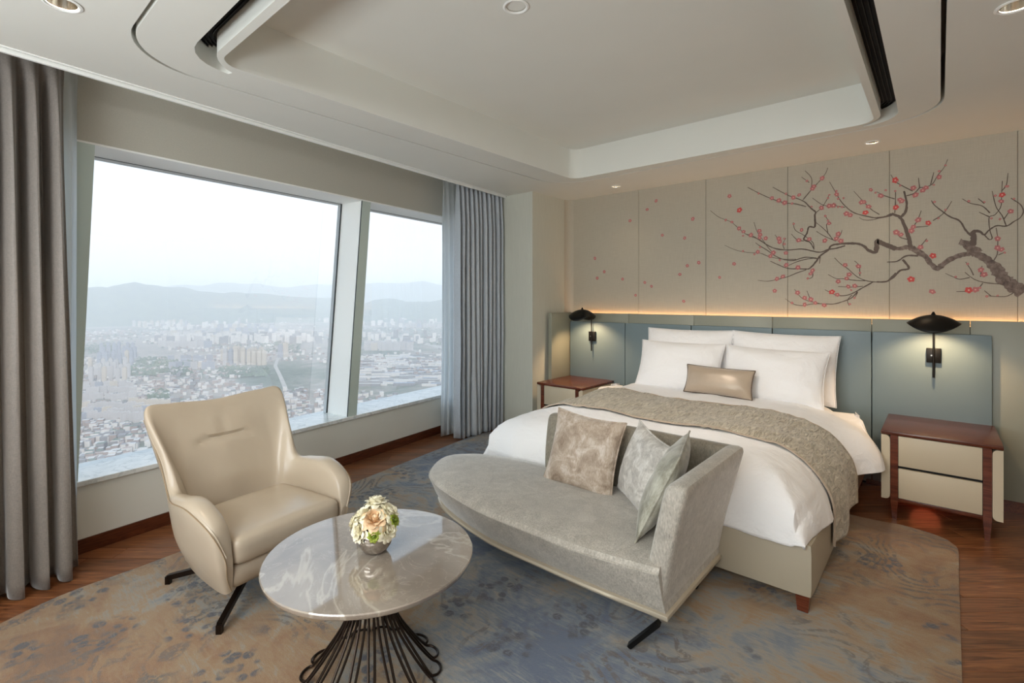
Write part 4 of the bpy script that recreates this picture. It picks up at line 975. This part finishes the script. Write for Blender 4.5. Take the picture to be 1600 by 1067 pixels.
for i in range(nst):
    sec = [cols[k][i] for k in range(6)]; sec = [sec[0].lerp(sec[5], .5)+Vector((0, 0, -.0))]+sec+[sec[0].lerp(sec[5], .5)]
    loop = catmull(sec[1:-1], 18); out = []
    for q, p in enumerate(loop):
        p = p+Vector((0, 0, .003))*fbm((p.x*2, p.y*2, p.z*2), 3)
        if q > 54:      # inner face: padding, a pulled-in crease and a tuck above it
            p.x += .020*max(0, 1-(p.y/.24)**2)*max(0, min(1, (p.z-.42)/.12))*max(0, min(1, (.88-p.z)/.12))
            p.x -= .022*math.exp(-((p.z-.735-.012*cos(p.y*10))/.013)**2)*max(0, 1-(abs(p.y+.01)/.17)**4)
            p.x -= .010*math.exp(-((p.y+.01)/.013)**2)*max(0, min(1, (p.z-.72)/.04))*max(0, min(1, (.87-p.z)/.05))
            p.x += .003*fbm((p.x*3, p.y*3, p.z*3), 2.5)
        out.append(p)
    rings.append([bm.verts.new(p) for p in out])
for a, b in zip(rings, rings[1:]):
    for j in range(len(a)):
        bm.faces.new((a[j], b[j], b[(j+1) % len(a)], a[(j+1) % len(a)]))
bm.faces.new(rings[0]); bm.faces.new(rings[-1][::-1])
bmesh.ops.recalc_face_normals(bm, faces=bm.faces[:])
mk('shell', bm, M['ivory_leather'], chair)
# piping along the outer edge of wings and arms
bm = bmesh.new(); edge = [p+Vector((.004, 0, .004)) for p in catmull([Vector(s[2])*.93+Vector(s[3])*.07 for s in full], 6)]; tube(bm, edge, .0035, 6)
mk('piping', bm, M['ivory_leather'], chair)
bm = bmesh.new()
for sg in (-1, 1):
    tube(bm, [p+Vector((0, sg*.0015, 0)) for p in catmull([(f, sg*w, z) for f, w, z in ((.277, .272, .185), (.307, .308, .27), (.326, .328, .37), (.297, .375, .49), (.142, .401, .565), (-.03, .388, .555), (-.146, .355, .560), (-.236, .353, .70), (-.374, .369, .89))], 7)], .0022, 5)
mk('seam', bm, M['seam_thread'], chair)
def seat_d(q, p):
    q.z += .018*(1-p.x*p.x)*(1-p.y*p.y)*(1 if p.z > 0 else 0)+.003*fbm((q.x, q.y, 0), 8)
    q.y *= 1-.10*max(0, -p.x)*.8
    return q
bm = rbox(.50, .568, .125, .038, (14, 14, 5), seat_d); bmesh.ops.translate(bm, verts=bm.verts[:], vec=(.078, 0, .368))
mk('seat_cushion', bm, M['ivory_leather'], chair)
bm = bmesh.new()
def front_d(q, p):
    q.x -= .05*max(0, -p.z)*(p.x > 0); q.y *= 1-.06*max(0, -p.z); return q
bm = rbox(.50, .56, .135, .03, (10, 12, 5), front_d); bmesh.ops.translate(bm, verts=bm.verts[:], vec=(.055, 0, .243)); mk('seat_base', bm, M['ivory_leather'], chair)
# swivel star base
cb = Vector((-2.715, 1.12, 0)); lo = Matrix.Rotation(-AH, 4, 'Z') @ (cb-Vector((-2.70, 1.10, 0)))
bm = bmesh.new(); lathe(bm, [(.001, .19), (.05, .19), (.05, .165), (.022, .16), (.022, .125), (.001, .12)], 20, lo.x, lo.y); mk('swivel_post', bm, M['bronze'], chair)
for k, ft in enumerate(((-3.037, .782), (-2.398, .816), (-2.39, 1.46), (-3.04, 1.46))):
    f = Matrix.Rotation(-AH, 4, 'Z') @ (Vector((ft[0], ft[1], 0))-Vector((-2.70, 1.10, 0))); d = (f-lo).normalized()
    bm = bmesh.new(); bar(bm, [lo+Vector((0, 0, .150)), f-d*.012+Vector((0, 0, .048))], .024, .026); bar(bm, [f-d*.013+Vector((0, 0, .055)), f-d*.013+Vector((0, 0, .0135))], .024, .024, d)
    mk('leg', bm, M['bronze'], chair)

# ------------------------------------------------------------------ marble table
TX, TY, TZ, TR = -1.695, 1.135, .50, .402
tb = thing('coffee_table', 'round grey marble coffee table on a flared black wire base', 'table', (TX, TY, 0))
bm = bmesh.new(); lathe(bm, [(.001, TZ-.030), (TR-.035, TZ-.030), (TR-.010, TZ-.024), (TR-.003, TZ-.018), (TR, TZ-.004), (TR-.003, TZ), (.001, TZ)], 96); mk('table_top', bm, M['table_marble'], tb)
bm = bmesh.new(); lathe(bm, [(.001, TZ-.038), (.10, TZ-.038), (.10, TZ-.0305), (.001, TZ-.0305)], 32); mk('mounting_plate', bm, M['black'], tb)
NL = 16
for k in range(NL):
    a0 = 2*pi*k/NL; da = pi/NL*.78
    side = []
    for z, r in ((TZ-.038, .058), (.40, .060), (.33, .068), (.26, .088), (.19, .122), (.13, .162), (.08, .198), (.045, .226), (.026, .244)): side.append((z, r))
    def pt(z, r, s):
        f = max(0, (r-.058)/.19); a = a0+s*(.055+.115*f**.8) if r > .058 else a0+s*.055
        return Vector((r*cos(a), r*sin(a), z))
    L_ = [pt(z, r, -1) for z, r in side]; Rr = [pt(z, r, 1) for z, r in side][::-1]
    tip = []
    c0 = (L_[-1]+Rr[0])/2; half = (L_[-1]-Rr[0]).length/2; dr = Vector((cos(a0), sin(a0), 0)); dt = Vector((-sin(a0), cos(a0), 0))
    for q in range(1, 8):
        th = pi*q/8; tip.append(c0-dt*half*cos(th)+dr*half*.8*sin(th)+Vector((0, 0, -.006*sin(th))))
    P = catmull(L_+tip+Rr, 2)
    bm = bmesh.new(); tube(bm, P, .0052, 7); mk('wire_loop', bm, M['bronze'], tb)
bm = bmesh.new(); tube(bm, [(.068*cos(a*pi/12), .068*sin(a*pi/12), .335) for a in range(24)], .004, 6, True); mk('tie_ring', bm, M['bronze'], tb)

# vase and flowers
VX, VY = -1.685, 1.145
va = thing('vase', 'smoky mirrored bowl vase on the marble table', 'vase', (VX, VY, TZ))
def smoked():
    t = NT('smoked_mirror_glass'); c = t.coord(); n = t.noise(c, 30, 5, .7)
    t.bsdf(t.ramp(n, [(.35, lin(150, 140, 130)), (.65, lin(205, 198, 190))]), .16, .9, t.bump(n, .08, .002)); return t.m
bm = bmesh.new(); lathe(bm, [(.001, .0), (.030, .0), (.048, .010), (.063, .032), (.069, .058), (.066, .080), (.058, .094), (.054, .096), (.060, .078), (.063, .058), (.056, .034), (.03, .012), (.001, .010)], 40)
mk('bowl', bm, smoked(), va)
M['petal_cream'] = simple('cream_petal', lin(244, 238, 214), .6, nscale=40, var=.05, Subsurface_Weight=.0)
M['petal_peach'] = simple('peach_petal', lin(240, 208, 168), .6, nscale=40, var=.08)
M['petal_green'] = simple('green_petal', lin(150, 164, 60), .6, nscale=40, var=.1)
M['petal_heart'] = simple('green_heart', lin(104, 124, 30), .6)
M['leaf'] = simple('leaf_green', lin(88, 98, 48), .6)
rf = random.Random(3)
def flower(kind, p, d, R, label):
    """many-petalled rose: rings of cupped petals around the axis d"""
    m = {'cream': M['petal_cream'], 'peach': M['petal_peach'], 'green': M['petal_green']}[kind]
    f = thing('flower', label, 'flower', p); f.rotation_euler = Vector(d).to_track_quat('Z', 'Y').to_euler()
    rings = [(R*.10, 3, R*.42, .10), (R*.22, 4, R*.52, .22), (R*.36, 5, R*.64, .42), (R*.50, 6, R*.74, .70), (R*.60, 7, R*.78, 1.05), (R*.62, 7, R*.74, 1.5)]
    if kind == 'green': rings = [(R*.2, 5, R*.4, .5), (R*.4, 7, R*.55, .9), (R*.55, 8, R*.6, 1.3)]
    for ri, (r0, n, L_, til) in enumerate(rings):
        for k in range(n):
            a = 2*pi*k/n+ri*.9+rf.uniform(-.12, .12); t = til+rf.uniform(-.1, .1); ww = L_*(.9 if ri < 2 else 1.18)
            bm = bmesh.new()
            def pp(u, v):
                x = (u-.5)*ww*sin(pi*min(1, .25+v*.62)); up = L_*v
                bend = .55*v*v*t
                cup = .25*L_*(1-(2*u-1)**2)*(.5+.5*v)
                rr = r0*.55+up*sin(t*.55+bend*.5)+cup*.5-.12*L_
                zz = up*cos(t*.55+bend)*.95-R*.30*(ri/6)
                return Vector((rr*cos(a)-x*sin(a), rr*sin(a)+x*cos(a), zz+.03*L_*sin(u*9+ri)))
            grid(bm, 5, 5, pp); mk('petal', bm, m, f)
    bm = bmesh.new(); lathe(bm, [(.001, R*.42), (R*.16, R*.36), (R*.24, R*.18), (R*.28, -.0), (R*.2, -R*.4), (.001, -R*.5)], 10); mk('heart', bm, M['petal_heart'] if kind == 'green' else m, f)
    bm = bmesh.new(); tube(bm, [(0, 0, -R*.3), (0, 0, -R*.3-.02)], .003, 6); mk('stem', bm, M['leaf'], f)
    return f
cc = Vector((VX, VY, TZ+.112))
# directions in a camera-side frame: right, up, towards the camera
cr_ = Vector((.75, .66, 0)); tw = Vector((.83, -.56, .0)); up_ = Vector((0, 0, 1))
for kind, a, b, c, R, lab in (('peach', .0, .46, .55, .046, 'peach rose at the centre of the bouquet'), ('cream', -.085*10, -.22, .55, .044, 'cream rose at the lower left of the bouquet'),
                              ('cream', .68, -.12, .55, .042, 'cream rose at the lower right of the bouquet'), ('cream', -.62, .52, .1, .042, 'cream rose at the upper left of the bouquet'),
                              ('cream', .80, .62, .05, .042, 'cream rose at the upper right of the bouquet'), ('cream', .10, 1.02, -.35, .044, 'cream rose at the top of the bouquet'),
                              ('green', -.06, -.28, 1.05, .026, 'green blossom at the front of the bouquet'), ('green', 1.10, .34, .45, .026, 'green blossom at the right edge of the bouquet'),
                              ('cream', -1.12, .05, -.05, .034, 'small cream bloom at the left edge of the bouquet'), ('cream', .15, .3, -.9, .044, 'cream rose hidden at the back of the bouquet')):
    off = (cr_*a+up_*b+tw*c)*.070; q = cc+off; flower(kind, q, (off+up_*.03).normalized(), R*1.22, lab)
bm = bmesh.new()
for k in range(7):
    a = k*.9; tube(bm, [(VX+.008*cos(a), VY+.008*sin(a), TZ+.03), (VX+.035*cos(a), VY+.035*sin(a), TZ+.125)], .003, 5)
so_ = mk('flower_stems', bm, M['leaf'], None); tag(so_, 'green flower stems gathered in the mirrored bowl vase', 'stems', None, 'stuff')

# ------------------------------------------------------------------ curtains
def curtain(name, p0, p1, z0, z1, nf, amp, m, label, cat='curtain', seed=0, top_amp=.6, shift=(0, 0), pleat=True, nu=10, flare=0):
    p0, p1 = Vector((*p0, 0)), Vector((*p1, 0)); d = (p1-p0); L_ = d.length; d.normalize(); n = Vector((d.y, -d.x, 0)); N = nf*nu
    rr = random.Random(seed); ph = [rr.uniform(-.35, .35) for _ in range(nf+1)]; am = [rr.uniform(.7, 1.25) for _ in range(nf+1)]
    def f(a, b):
        k = a*nf; i = min(int(k), nf-1); fr = k-i; pa = ph[i]*(1-fr)+ph[i+1]*fr; A = (am[i]*(1-fr)+am[i+1]*fr)*amp
        drop = 1-b                                   # 0 at the top
        w = cos(2*pi*(k+pa*.6*drop)); w = (abs(w)**.75)*(1 if w > 0 else -1)
        s = a*L_+.012*sin(2*pi*k*2+seed)*drop
        A2 = A*(top_amp+(1-top_amp)*min(1, drop*5))
        if pleat:
            pin = math.exp(-(drop/.045)**2); A2 *= 1-.8*pin
        off = A2*w+.012*fbm((a*nf*.7, b*1.6, seed), 1.2)*drop*2
        q = p0+d*(s+flare*drop*(a-.5))+n*off+Vector((shift[0]*drop**1.3, shift[1]*drop**1.3, 0))
        q.z = z0+(z1-z0)*b+(.012*cos(2*pi*k) if b < .02 else 0)
        return q
    org = f(0, 0); bm = bmesh.new(); grid(bm, N, 40, lambda a, b: f(a, b)-org)
    o = mk(name, bm, m, None, True); o.location = org; solidify(o, .004, 0)
    tag(o, label, cat)
    return o
dl = curtain('curtain', (-3.62, .455), (-3.45, -.88), .012, 2.80, 15, .055, M['drape'], 'grey taupe pleated drape at the left of the window', seed=4, shift=(.10, 0), nu=16, flare=.10)
bm = bmesh.new(); bar(bm, [Vector((-3.66, .60, 2.815))-dl.location, Vector((-3.42, -1.2, 2.815))-dl.location], .03, .02); mk('track', bm, M['white_frame'], dl)
curtain('sheer_curtain', (-3.712, .525), (-3.57, -.7), .012, 2.87, 18, .022, M['sheer'], 'white sheer curtain behind the left drape', seed=9, nu=10)
dr_ = curtain('curtain', (-3.88, 3.66), (-3.845, 4.31), .016, 2.88, 10, .060, M['drape_far'], 'blue grey pleated drape in the corner by the pier', seed=6, shift=(.02, -.01), nu=16, top_amp=.5)
curtain('sheer_curtain', (-4.045, 3.60), (-4.075, 4.3), .016, 2.88, 9, .030, M['sheer'], 'white sheer curtain beside the corner drape', seed=12, nu=12)
pk = struct('ceiling_pocket', bx(-5.0, -2.9, -2.7, 5.3, 2.90, 2.95), M['ceiling'])
# ------------------------------------------------------------------ the city below
GZ = -330.0
def ground(u, v):
    """point of the plain seen at a given place of the photograph"""
    x = (u-785)/775; z = (468-v)/775; t = (GZ-1.5)/z
    return Vector(((-sin(HEADING)+x*cos(HEADING))*t, (cos(HEADING)+x*sin(HEADING))*t, GZ))
def gm():
    t = NT('city_ground'); c = t.coord((.001, .001, .001)); a = t.noise(c, 1.6, 8, .62, .5); b = t.noise(c, 14, 5, .6)
    f = t.mix(.35, a, b)
    col = t.ramp(f, [(.38, lin(64, 76, 60)), (.46, lin(92, 96, 84)), (.52, lin(122, 114, 106)), (.60, lin(142, 130, 122)), (.7, lin(126, 122, 122))])
    t.bsdf(col, .95); return t.m
M['ground'] = gm()
bm = bmesh.new(); vs = [bm.verts.new(p) for p in ((-45000, -30000, GZ), (8000, -30000, GZ), (8000, 60000, GZ), (-45000, 60000, GZ))]; bm.faces.new(vs)
land = struct('terrain', bm, M['ground'])
def forest(): 
    t = NT('wooded_hill'); c = t.coord((.001, .001, .001)); n = t.noise(c, 8, 6, .6); t.bsdf(t.ramp(n, [(.35, lin(52, 72, 58)), (.65, lin(86, 100, 78))]), .95); return t.m
M['hill'] = forest()
def az(u): return math.atan2(u-785, 775)-HEADING      # bearing of a column of the picture, from +Y
def ridge(name, u0, u1, dist, width, prof, label, rough=.25, seed=0):
    """range of hills whose crest follows prof (bearing column -> height above the plain)"""
    bm = bmesh.new()
    def hgt(a):
        u = u0+(u1-u0)*a
        for (a1, h1), (a2, h2) in zip(prof, prof[1:]):
            if a1 <= u <= a2:
                k = (u-a1)/(a2-a1); k = k*k*(3-2*k); return h1+(h2-h1)*k
        return prof[0][1] if u < prof[0][0] else prof[-1][1]
    def f(a, b):
        th = az(u0+(u1-u0)*a); r = dist+width*(b-.5)*2
        k = max(0, 1-abs(b-.5)*2); k = k*k*(3-2*k)
        h = hgt(a)*k*(1+rough*fbm((a*9+seed, b*3, seed), 1.3, 4))-10
        return Vector((sin(th)*r, cos(th)*r, GZ+h))
    grid(bm, 120, 16, f); o = mk(name, bm, M['hill'], None, True); tag(o, label, 'hills'); return o
# horizon at 468: height above eye level = (468-v)/775*dist
ridge('hill_range', -500, 540, 9500, 1900, [(-500, 560), (0, 500), (130, 480), (165, 480), (190, 550), (215, 585), (235, 580), (255, 555), (285, 560), (310, 500), (360, 450), (420, 430), (470, 400), (540, 330)], 'wooded hill range on the left skyline beyond the city', .16, 3)
ridge('hill_range', 250, 1100, 16000, 3000, [(250, 640), (300, 720), (345, 770), (400, 760), (440, 745), (480, 800), (560, 830), (640, 850), (665, 910), (700, 840), (760, 800), (1100, 740)], 'pale far mountain range on the middle skyline', .12, 8)
ridge('hill_range', 540, 1100, 9000, 1700, [(540, 250), (600, 360), (680, 330), (760, 400), (1100, 380)], 'low wooded hills beyond the fields at right', .2, 5)

# building materials with storey bands
def facade(name, wall, band, sx=.33):
    t = NT(name); c = t.coord(); w = t.n('TexWave', wave_type='BANDS', bands_direction='Z'); w.inputs['Scale'].default_value = .33/3.1*3; t.l(c, w.inputs['Vector'])
    w2 = t.n('TexWave', wave_type='BANDS', bands_direction='X'); w2.inputs['Scale'].default_value = .08; t.l(c, w2.inputs['Vector'])
    a = t.ramp(w.outputs[0], [(.45, (0, 0, 0, 1)), (.6, (1, 1, 1, 1))]); b = t.ramp(w2.outputs[0], [(.3, (0, 0, 0, 1)), (.4, (.8, .8, .8, 1))])
    k = t.mix(1, a, b, 'MULTIPLY'); t.bsdf(t.mix(k, wall, band), .8); return t.m
FM = [facade('pale_apartment_facade', lin(180, 174, 172), lin(96, 98, 106)), facade('cream_apartment_facade', lin(186, 174, 160), lin(112, 104, 98)), facade('grey_apartment_facade', lin(146, 148, 158), lin(84, 90, 102))]
M['roof_gr'] = simple('flat_roof', lin(150, 152, 148), .9)
def tower_mesh(w, d, h, m, kind):
    bm = bmesh.new()
    if kind == 0:      # slab with stair cores
        box(bm, -w/2, w/2, -d/2, d/2, 0, h)
        for k in range(3): x = -w/2+w*(k+.5)/3; box(bm, x-w*.05, x+w*.05, -d/2-1.2, d/2+.5, 0, h+3)
    elif kind == 1:    # L plan
        box(bm, -w/2, w/2, -d/2, d/2, 0, h); box(bm, -w/2, -w/2+d, -d/2, w*.45, 0, h*.97); box(bm, -3, 3, -3, 3, h, h+4)
    else:              # point tower
        box(bm, -w*.3, w*.3, -d*.9, d*.9, 0, h); box(bm, -w*.42, w*.42, -d*.45, d*.45, 0, h*.96); box(bm, -3, 3, -3, 3, h, h+6)
    me = bpy.data.meshes.new('apartment_block'); bm.to_mesh(me); bm.free(); me.materials.append(m); return me
TM = [[tower_mesh(48, 12, 46, FM[i], 0), tower_mesh(34, 12, 56, FM[i], 1), tower_mesh(30, 16, 84, FM[i], 2)] for i in range(3)]
rc = random.Random(11); NB = 0
FAC = ['pale', 'cream', 'grey']; SH = ['slab', 'L-shaped', 'point tower']
def place_block(p, fm, kind, rot, s, sz, area):
    global NB
    o = bpy.data.objects.new('apartment_block', TM[fm][kind]); COL.objects.link(o); o.location = p; o.rotation_euler = (0, 0, rot); o.scale = (s, s, sz)
    lab = {'left': '%s %s apartment block in the dense estate at the left of the city view', 'centre': '%s %s apartment block in the estates in the middle of the city view', 'right': '%s %s apartment block in the right-hand window view', 'far': '%s %s apartment block far off below the hills'}[area] % (FAC[fm], SH[kind])
    tag(o, lab, 'building', '%s %s apartment blocks, %s of the view' % (FAC[fm], SH[kind], area)); NB += 1
def rows(area, u0, u1, v0, v1, nr, nc, fm, kind, rot=.9, s=1, sz=1, jit=.25):
    for r in range(nr):
        for c_ in range(nc):
            if NB >= 300: return
            u = u0+(u1-u0)*(c_+.5+rc.uniform(-jit, jit)+.5*(r % 2))/nc; v = v0+(v1-v0)*(r+.5+rc.uniform(-jit, jit)*.5)/nr
            place_block(ground(u, v), fm if rc.random() < .8 else rc.randrange(3), kind, rot+rc.uniform(-.08, .08), s, sz*rc.uniform(.9, 1.12), area)
rows('left', 128, 225, 640, 664, 3, 8, 0, 0, 1.3, .46, .62)
rows('left', 128, 208, 606, 634, 3, 7, 0, 0, 1.3, .46, .70)
rows('left', 138, 200, 575, 602, 3, 6, 0, 2, 1.25, .62, .72)
rows('left', 152, 212, 548, 574, 3, 6, 2, 2, 1.25, .70, .80)
rows('centre', 205, 262, 632, 652, 2, 6, 1, 0, 1.2, .5, .55)
rows('centre', 262, 330, 560, 582, 2, 7, 2, 0, 1.1, .6, .75)
rows('centre', 344, 414, 565, 572, 2, 8, 1, 2, 1.0, .85, .95)
rows('centre', 436, 450, 556, 560, 1, 2, 2, 2, 1.0, 1.1, .9)
rows('centre', 250, 330, 520, 548, 3, 9, 0, 0, 1.1, 1, 1)
rows('centre', 330, 430, 508, 530, 3, 9, 2, 0, 1.1, 1, 1)
rows('right', 568, 640, 543, 549, 2, 8, 0, 0, .8, .9, 1.1)
rows('right', 632, 696, 510, 513, 1, 9, 0, 0, .75, 1.1, 1)
rows('far', 130, 185, 500, 506, 2, 9, 0, 2, -.7, 1.1, .9)
rows('far', 200, 290, 500, 514, 2, 10, 1, 2, -.7, 1.1, .9)
rows('far', 360, 430, 496, 500, 2, 9, 1, 2, -.7, 1.3, .9)
rows('far', 290, 430, 482, 492, 3, 14, 0, 2, -.7, 1.4, .9)
rows('centre', 215, 255, 590, 625, 3, 4, 2, 0, 1.2, .7, .8)
# the countless small houses: one object
def stuff_boxes(name, gen, mats, label, cat):
    V, F, MI = [], [], []
    for (p, w, d, h, r, mi, gable) in gen:
        c, s = cos(r), sin(r); b = len(V)
        for z in (0, h):
            for x, y in ((-w, -d), (w, -d), (w, d), (-w, d)): V.append((p.x+x*c-y*s, p.y+x*s+y*c, p.z+z))
        F += [(b, b+1, b+5, b+4), (b+1, b+2, b+6, b+5), (b+2, b+3, b+7, b+6), (b+3, b, b+4, b+7), (b+4, b+5, b+6, b+7)]; MI += [mi]*4+[gable]
    me = bpy.data.meshes.new(name); me.from_pydata(V, [], F)
    for m in mats: me.materials.append(m)
    me.polygons.foreach_set('material_index', MI); o = bpy.data.objects.new(name, me); COL.objects.link(o); tag(o, label, cat, None, 'stuff'); return o
hm = [simple('house_white', lin(190, 184, 180), .9), simple('house_brick', lin(142, 126, 120), .9), simple('house_grey', lin(122, 120, 122), .9), simple('house_roof_green', lin(88, 100, 90), .9), simple('house_roof_pale', lin(172, 168, 166), .9), simple('house_roof_blue', lin(124, 138, 160), .9)]
def houses():
    for _ in range(15000):
        u = rc.uniform(-60, 760); v = 500+290*rc.random()**1.6; p = ground(u, v)
        dens = noise.noise(p*.0016)
        if dens < -.18 or (v < 560 and dens < 0): continue
        if u > 470 and v < 560 and rc.random() < .75: continue
        # street grid
        q = Matrix.Rotation(-1.15, 3, 'Z') @ p
        if (q.x % 95) < 14 or (q.y % 60) < 9: continue
        sc = 1+max(0, (560-v)/60)*.8
        yield (p, rc.uniform(4, 9)*sc, rc.uniform(4, 8)*sc, rc.uniform(6, 16), 1.15+rc.choice((0, pi/2)), rc.choice((0, 0, 1, 1, 2)), rc.choice((2, 3, 4, 4, 2, 1)))
stuff_boxes('houses', houses(), hm, 'countless small houses spread over the plain below', 'houses')
def sheds():
    for r in range(16):
        for c_ in range(9):
            u = 556+c_*19+rc.uniform(-3, 3); v = 556+r*3.1+rc.uniform(-.5, .5)
            if rc.random() < .12: continue
            p = ground(u, v); yield (p, rc.uniform(28, 46), rc.uniform(6, 9), rc.uniform(7, 12), .74, rc.choice((0, 2)), rc.choice((4, 2, 5, 4)))
stuff_boxes('warehouses', sheds(), hm, 'rows of long low warehouses in the right-hand window view', 'warehouses')
def flats():
    for _ in range(2600):
        u = rc.uniform(-60, 760); v = 478+60*rc.random(); p = ground(u, v)
        if noise.noise(p*.0006) < .05 or (u > 470 and rc.random() < .6): continue
        yield (p, rc.uniform(10, 26), rc.uniform(6, 10), rc.uniform(30, 70), 1.1+rc.uniform(-.2, .2), rc.choice((0, 0, 2)), 4)
stuff_boxes('distant_apartments', flats(), hm, 'far apartment estates fading into the haze below the hills', 'buildings')
# tree cover: parks as low crowns
def trees():
    bmv = []
    for (u0, u1, v0, v1, n) in ((205, 300, 560, 590, 500), (120, 180, 540, 560, 200), (230, 262, 590, 640, 160), (400, 470, 530, 556, 200), (340, 420, 574, 590, 200), (560, 700, 500, 540, 300), (120, 470, 515, 545, 350)):
        for _ in range(n):
            p = ground(rc.uniform(u0, u1), rc.uniform(v0, v1))
            if noise.noise(p*.004) < -.15: continue
            yield p, rc.uniform(7, 13)
V, F = [], []
for p, r in trees():
    b = len(V); V += [tuple(p+Vector(q)*r) for q in ((1, 0, .5), (.3, .95, .5), (-.8, .6, .5), (-.8, -.6, .5), (.3, -.95, .5), (0, 0, 1.4), (.5, 0, 0))]
    F += [(b, b+1, b+5), (b+1, b+2, b+5), (b+2, b+3, b+5), (b+3, b+4, b+5), (b+4, b, b+5)]
me = bpy.data.meshes.new('trees'); me.from_pydata(V, [], F); me.materials.append(M['hill']); o = bpy.data.objects.new('tree_cover', me); COL.objects.link(o); tag(o, 'green parks and wooded strips between the estates', 'trees', None, 'stuff')
# roads
M['road'] = simple('road', lin(150, 144, 138), .9)
def road(uv, w, label, name='road'):
    P = [ground(u, v)+Vector((0, 0, 1.2)) for u, v in uv]; bm = bmesh.new(); prev = None
    for i, p in enumerate(P):
        t = (P[min(i+1, len(P)-1)]-P[max(i-1, 0)]).normalized(); n = Vector((-t.y, t.x, 0))*w/2; c = (bm.verts.new(p+n), bm.verts.new(p-n))
        if prev: bm.faces.new((prev[0], prev[1], c[1], c[0]))
        prev = c
    o = mk(name, bm, M['road'], None, False); tag(o, label, 'road'); return o
road([(474, 680), (462, 645), (448, 612), (438, 588), (430, 572), (436, 556), (446, 536), (458, 516)], 16, 'wide pale avenue running away from the tower behind the armchair')
road([(556, 505), (600, 520), (650, 533), (720, 552)], 60, 'broad expressway crossing the right-hand window view')
road([(556, 521), (600, 534), (660, 552), (720, 570)], 30, 'narrow road below the expressway in the right-hand view')
# haze over the plain
t = NT('haze'); vs_ = t.n('VolumeScatter'); vs_.inputs['Color'].default_value = (.97, .96, 1, 1); vs_.inputs['Density'].default_value = 1/6800; vs_.inputs['Anisotropy'].default_value = 0.0
t.l(vs_.outputs[0], t.out.inputs['Volume'])
hz = mk('haze', bx(-44000, -30, -29000, 59000, GZ-5, GZ+1000), t.m, None, False); hz['kind'] = 'stuff'; tag(hz, 'pale haze hanging over the city', 'haze')
# pieces that belong to a part sit one level deeper (all parts share their thing's origin)
def nest(root_kind, pairs):
    for r in [o for o in SC.objects if o.parent is None and o.name.split('.')[0] == root_kind]:
        ch = list(r.children)
        for part, subs in pairs:
            host = next((c for c in ch if c.name.split('.')[0] == part), None)
            for c in ch:
                if host and c.name.split('.')[0] in subs: c.parent = host
nest('wall_lamp', [('lamp_shade', ('finial', 'bulb')), ('wall_plate', ('switch',))])
nest('bench_sofa', [('seat', ('piping',))])
nest('armchair', [('shell', ('piping', 'seam'))])
nest('coffee_table', [('table_top', ('mounting_plate',))])
nest('downlight', [('reflector', ('bulb',))])
nest('air_vent', [('duct', ('grille',))])
nest('headboard', [('ledge_core', ('led_strip',))])
